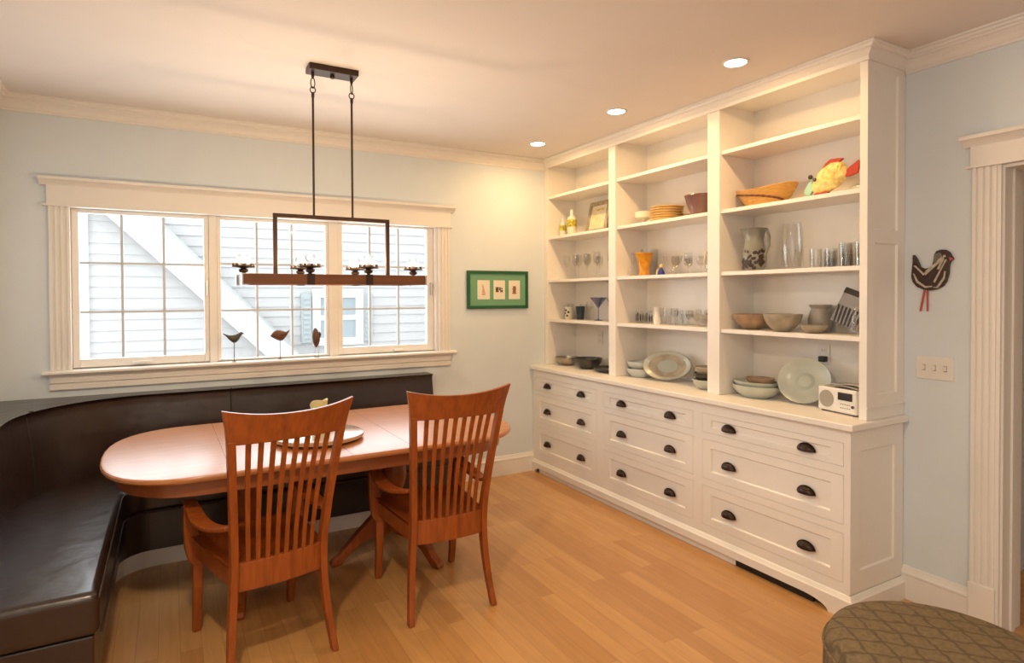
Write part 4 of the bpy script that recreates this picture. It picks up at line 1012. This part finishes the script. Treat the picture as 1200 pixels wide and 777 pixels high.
# ------------------------------------------------------------------ birds on the sill
SZ = 1.062+.001
def bird(kind, x, y, label, m, rz=0):
    t = thing('carved_bird', label, 'bird figurine', (x, y, SZ), rz, None)
    bm = B(); lathe(bm, [(0, 0), (.016, 0), (.016, .002), (.004, .004), (0, .004)], 20); obj('base', bm, 'iron', t, smooth=True)
    U, V = (0, 1, 0), (0, 0, 1)
    if kind == 0:
        bm = B(); tube(bm, [(0, 0, .003), (0, 0, .135)], .0025, 8); obj('stand_rod', bm, 'iron', t, smooth=True)
        bm = B(); S = [((-.066, 0, .188), .003, .003), ((-.048, 0, .176), .007, .007), ((-.028, 0, .160), .013, .017), ((-.008, 0, .152), .019, .026), ((.012, 0, .154), .020, .028), ((.028, 0, .166), .017, .024), ((.038, 0, .178), .013, .018), ((.046, 0, .186), .010, .012), ((.053, 0, .186), .005, .006), ((.063, 0, .182), .001, .001)]
        loft(bm, [(c, a, b, U, V) for c, a, b in S], 14); obj('bird_body', bm, m, t, smooth=True)
        bm = B(); lathe(bm, [(0, -.002), (.002, 0), (0, .002)], 8, c=(.038, -.008, .179)); obj('eye', bm, 'bone', t)
    elif kind == 1:
        bm = B(); tube(bm, [(0, 0, .003), (0, 0, .140)], .0025, 8); obj('stand_rod', bm, 'iron', t, smooth=True)
        bm = B(); S = [((-.064, 0, .160), .001, .001), ((-.055, 0, .164), .007, .009), ((-.045, 0, .168), .014, .021), ((-.022, 0, .168), .023, .035), ((.0, 0, .164), .025, .039), ((.020, 0, .162), .021, .033), ((.038, 0, .168), .013, .019), ((.052, 0, .182), .007, .011), ((.064, 0, .198), .002, .005)]
        loft(bm, [(c, a, b, U, V) for c, a, b in S], 14); obj('bird_body', bm, m, t, smooth=True)
        bm = B(); loft(bm, [((-.018, -.020, .168), .002, .010, U, V), ((.0, -.0225, .170), .003, .015, U, V), ((.02, -.019, .172), .003, .010, U, V), ((.038, -.010, .176), .001, .003, U, V)], 10); obj('wing', bm, 'birdred', t, smooth=True)
    else:
        for s in (-.010, .012):
            bm = B(); tube(bm, [(s*1.2, 0, .002), (s, 0, .085)], .0022, 8); lathe(bm, [(0, 0), (.008, 0), (.008, .003), (0, .003)], 10, c=(s*1.2, -.004, 0)); obj('leg', bm, 'bone', t, smooth=True)
        U2, V2 = (1, 0, 0), (0, 1, 0)
        bm = B(); S = [((-.004, 0, .072), .006, .005), ((-.004, 0, .090), .018, .014), ((-.004, 0, .118), .027, .022), ((-.006, 0, .150), .027, .024), ((-.007, 0, .178), .023, .020), ((-.008, 0, .196), .015, .014), ((-.010, 0, .208), .004, .004)]
        loft(bm, [(c, a, b, U2, V2) for c, a, b in S], 14); obj('bird_body', bm, m, t, smooth=True)
        bm = B(); loft(bm, [((.012, .0, .115), .003, .010, U2, V2), ((.020, 0, .140), .006, .012, U2, V2), ((.024, 0, .165), .008, .010, U2, V2), ((.020, 0, .182), .002, .004, U2, V2)], 10); obj('wing', bm, 'birdred', t, smooth=True)
bird(0, -2.768, -.03, 'dark carved bird figurine facing right, leftmost on the window sill', 'birdgrey')
bird(1, -2.480, -.02, 'plump reddish carved bird figurine facing left, middle of the window sill', 'birdred')
bird(2, -2.235, -.02, 'upright dark bird figurine on pale legs, rightmost on the window sill', 'birdwood')

# ------------------------------------------------------------------ wall things
t = thing('framed_prints', 'green framed picture with three small ivory prints beside the window', 'picture', (-.775, -.012, 1.542))
fxz = lambda u, v, q: (u, q, v)
obj('frame', boxes((-.283, .283, -.012, .010, .130, .155), (-.283, .283, -.012, .010, -.155, -.130), (-.283, -.258, -.012, .010, -.130, .130), (.258, .283, -.012, .010, -.130, .130)), 'green', t, bevel=.002)
obj('mat_board', boxes((-.258, .258, -.003, .008, -.130, .130)), 'greenmat', t)
for k, (u0, u1) in enumerate(((-.192, -.080), (-.045, .062), (.098, .205))):
    p = obj('print', boxes((u0, u1, -.0045, -.003, -.078, .078)), 'paper', t)
    uc = (u0+u1)/2
    bm = B()
    if k == 0: prism(bm, [(uc-.015, .045), (uc-.004, .040), (uc+.006, .0), (uc+.018, -.035), (uc+.012, -.045), (uc-.018, -.042), (uc-.012, 0)], fxz, -.0052, -.0045); obj('drawing', bm, 'inkpale', p)
    if k == 1:
        for j, (a, b, c, d) in enumerate(((-.034, -.006, -.020, .022), (-.002, .014, -.005, .020), (.008, .032, -.020, -.002), (.018, .030, .004, .016))): box(bm, uc+a, uc+b, -.0052, -.0045, c, d)
        obj('drawing', bm, 'inkdark', p)
    if k == 2:
        for j in range(4): box(bm, uc-.020+.004*(j % 2), uc+.018-.003*(j % 2), -.0052, -.0045, -.034+.017*j, -.022+.017*j)
        box(bm, uc-.012, uc+.010, -.0051, -.0045, -.034, .030); obj('drawing', bm, 'ink', p)

t = thing('light_switch', 'white triple toggle switch plate on the right wall', 'switch', (-.003, -2.924, 1.143))
obj('switch_plate', boxes((-.004, .003, -.080, .080, -.055, .055)), 'plastic', t, bevel=.002)
for k in (-1, 0, 1):
    obj('toggle', boxes((-.014, -.003, k*.046-.005, k*.046+.005, -.010, .012)), 'plastic', t, bevel=.002)
    obj('toggle_slot', boxes((-.0046, -.003, k*.046-.007, k*.046+.007, -.014, .014)), 'grille', t)

# hen wall hanging
t = thing('hen_wall_hanging', 'dark hen-shaped wall ornament with pale inlay and red legs', 'wall ornament', (-.008, -2.914, 1.600))
def hp(u, v):  # crop coordinates to local metres
    return (-(u-355)*.000476, (345-v)*.000527)
def hen(bm, P, x0, x1): prism(bm, [hp(*p) for p in P], lambda a, b, q: (q, a, b), x0, x1)
bm = B(); hen(bm, [(172, 195), (190, 190), (215, 225), (235, 265), (250, 305), (290, 322), (330, 312), (355, 290), (365, 250), (372, 195), (392, 168), (430, 158), (475, 162), (510, 185), (530, 220), (546, 245), (520, 268), (508, 300), (505, 370), (485, 440), (455, 482), (400, 508), (340, 518), (270, 508), (215, 485), (175, 440), (160, 390), (165, 330), (172, 260)], -.006, .006)
obj('hen_body', bm, 'henbrown', t, bevel=.003)
bm = B()
for P in ([(185, 290), (205, 290), (290, 370), (280, 382)], [(285, 365), (300, 380), (440, 260), (445, 215), (390, 270), (300, 340)], [(400, 330), (420, 335), (465, 240), (450, 225)], [(370, 440), (385, 450), (450, 320), (490, 250), (475, 245)], [(180, 360), (195, 365), (230, 430), (300, 480), (360, 475), (355, 488), (295, 495), (215, 445)], [(360, 490), (400, 485), (460, 400), (465, 350), (480, 350), (470, 420), (410, 498)]):
    hen(bm, P, -.0085, -.005)
obj('pale_inlay', bm, 'bone', t)
bm = B(); hen(bm, [(372, 230), (385, 190), (430, 185), (445, 210), (400, 255), (370, 275)], -.0075, -.005); obj('speckled_head', bm, 'speckle', t)
bm = B(); lathe(bm, [(0, .002), (.0065, 0), (0, -.002)], 12, mx=Matrix.Translation((-.0075,)+hp(466, 218)) @ Matrix.Rotation(PI/2, 4, 'Y')); obj('eye', bm, 'bone', t)
bm = B(); hen(bm, [(505, 225), (545, 243), (515, 262)], -.008, -.005); obj('beak', bm, 'coral', t)
for P in ([(275, 512), (292, 512), (255, 705), (237, 705)], [(303, 512), (318, 512), (318, 705), (303, 705)]):
    bm = B(); hen(bm, P, -.003, .003); obj('leg', bm, 'coral', t, bevel=.001)
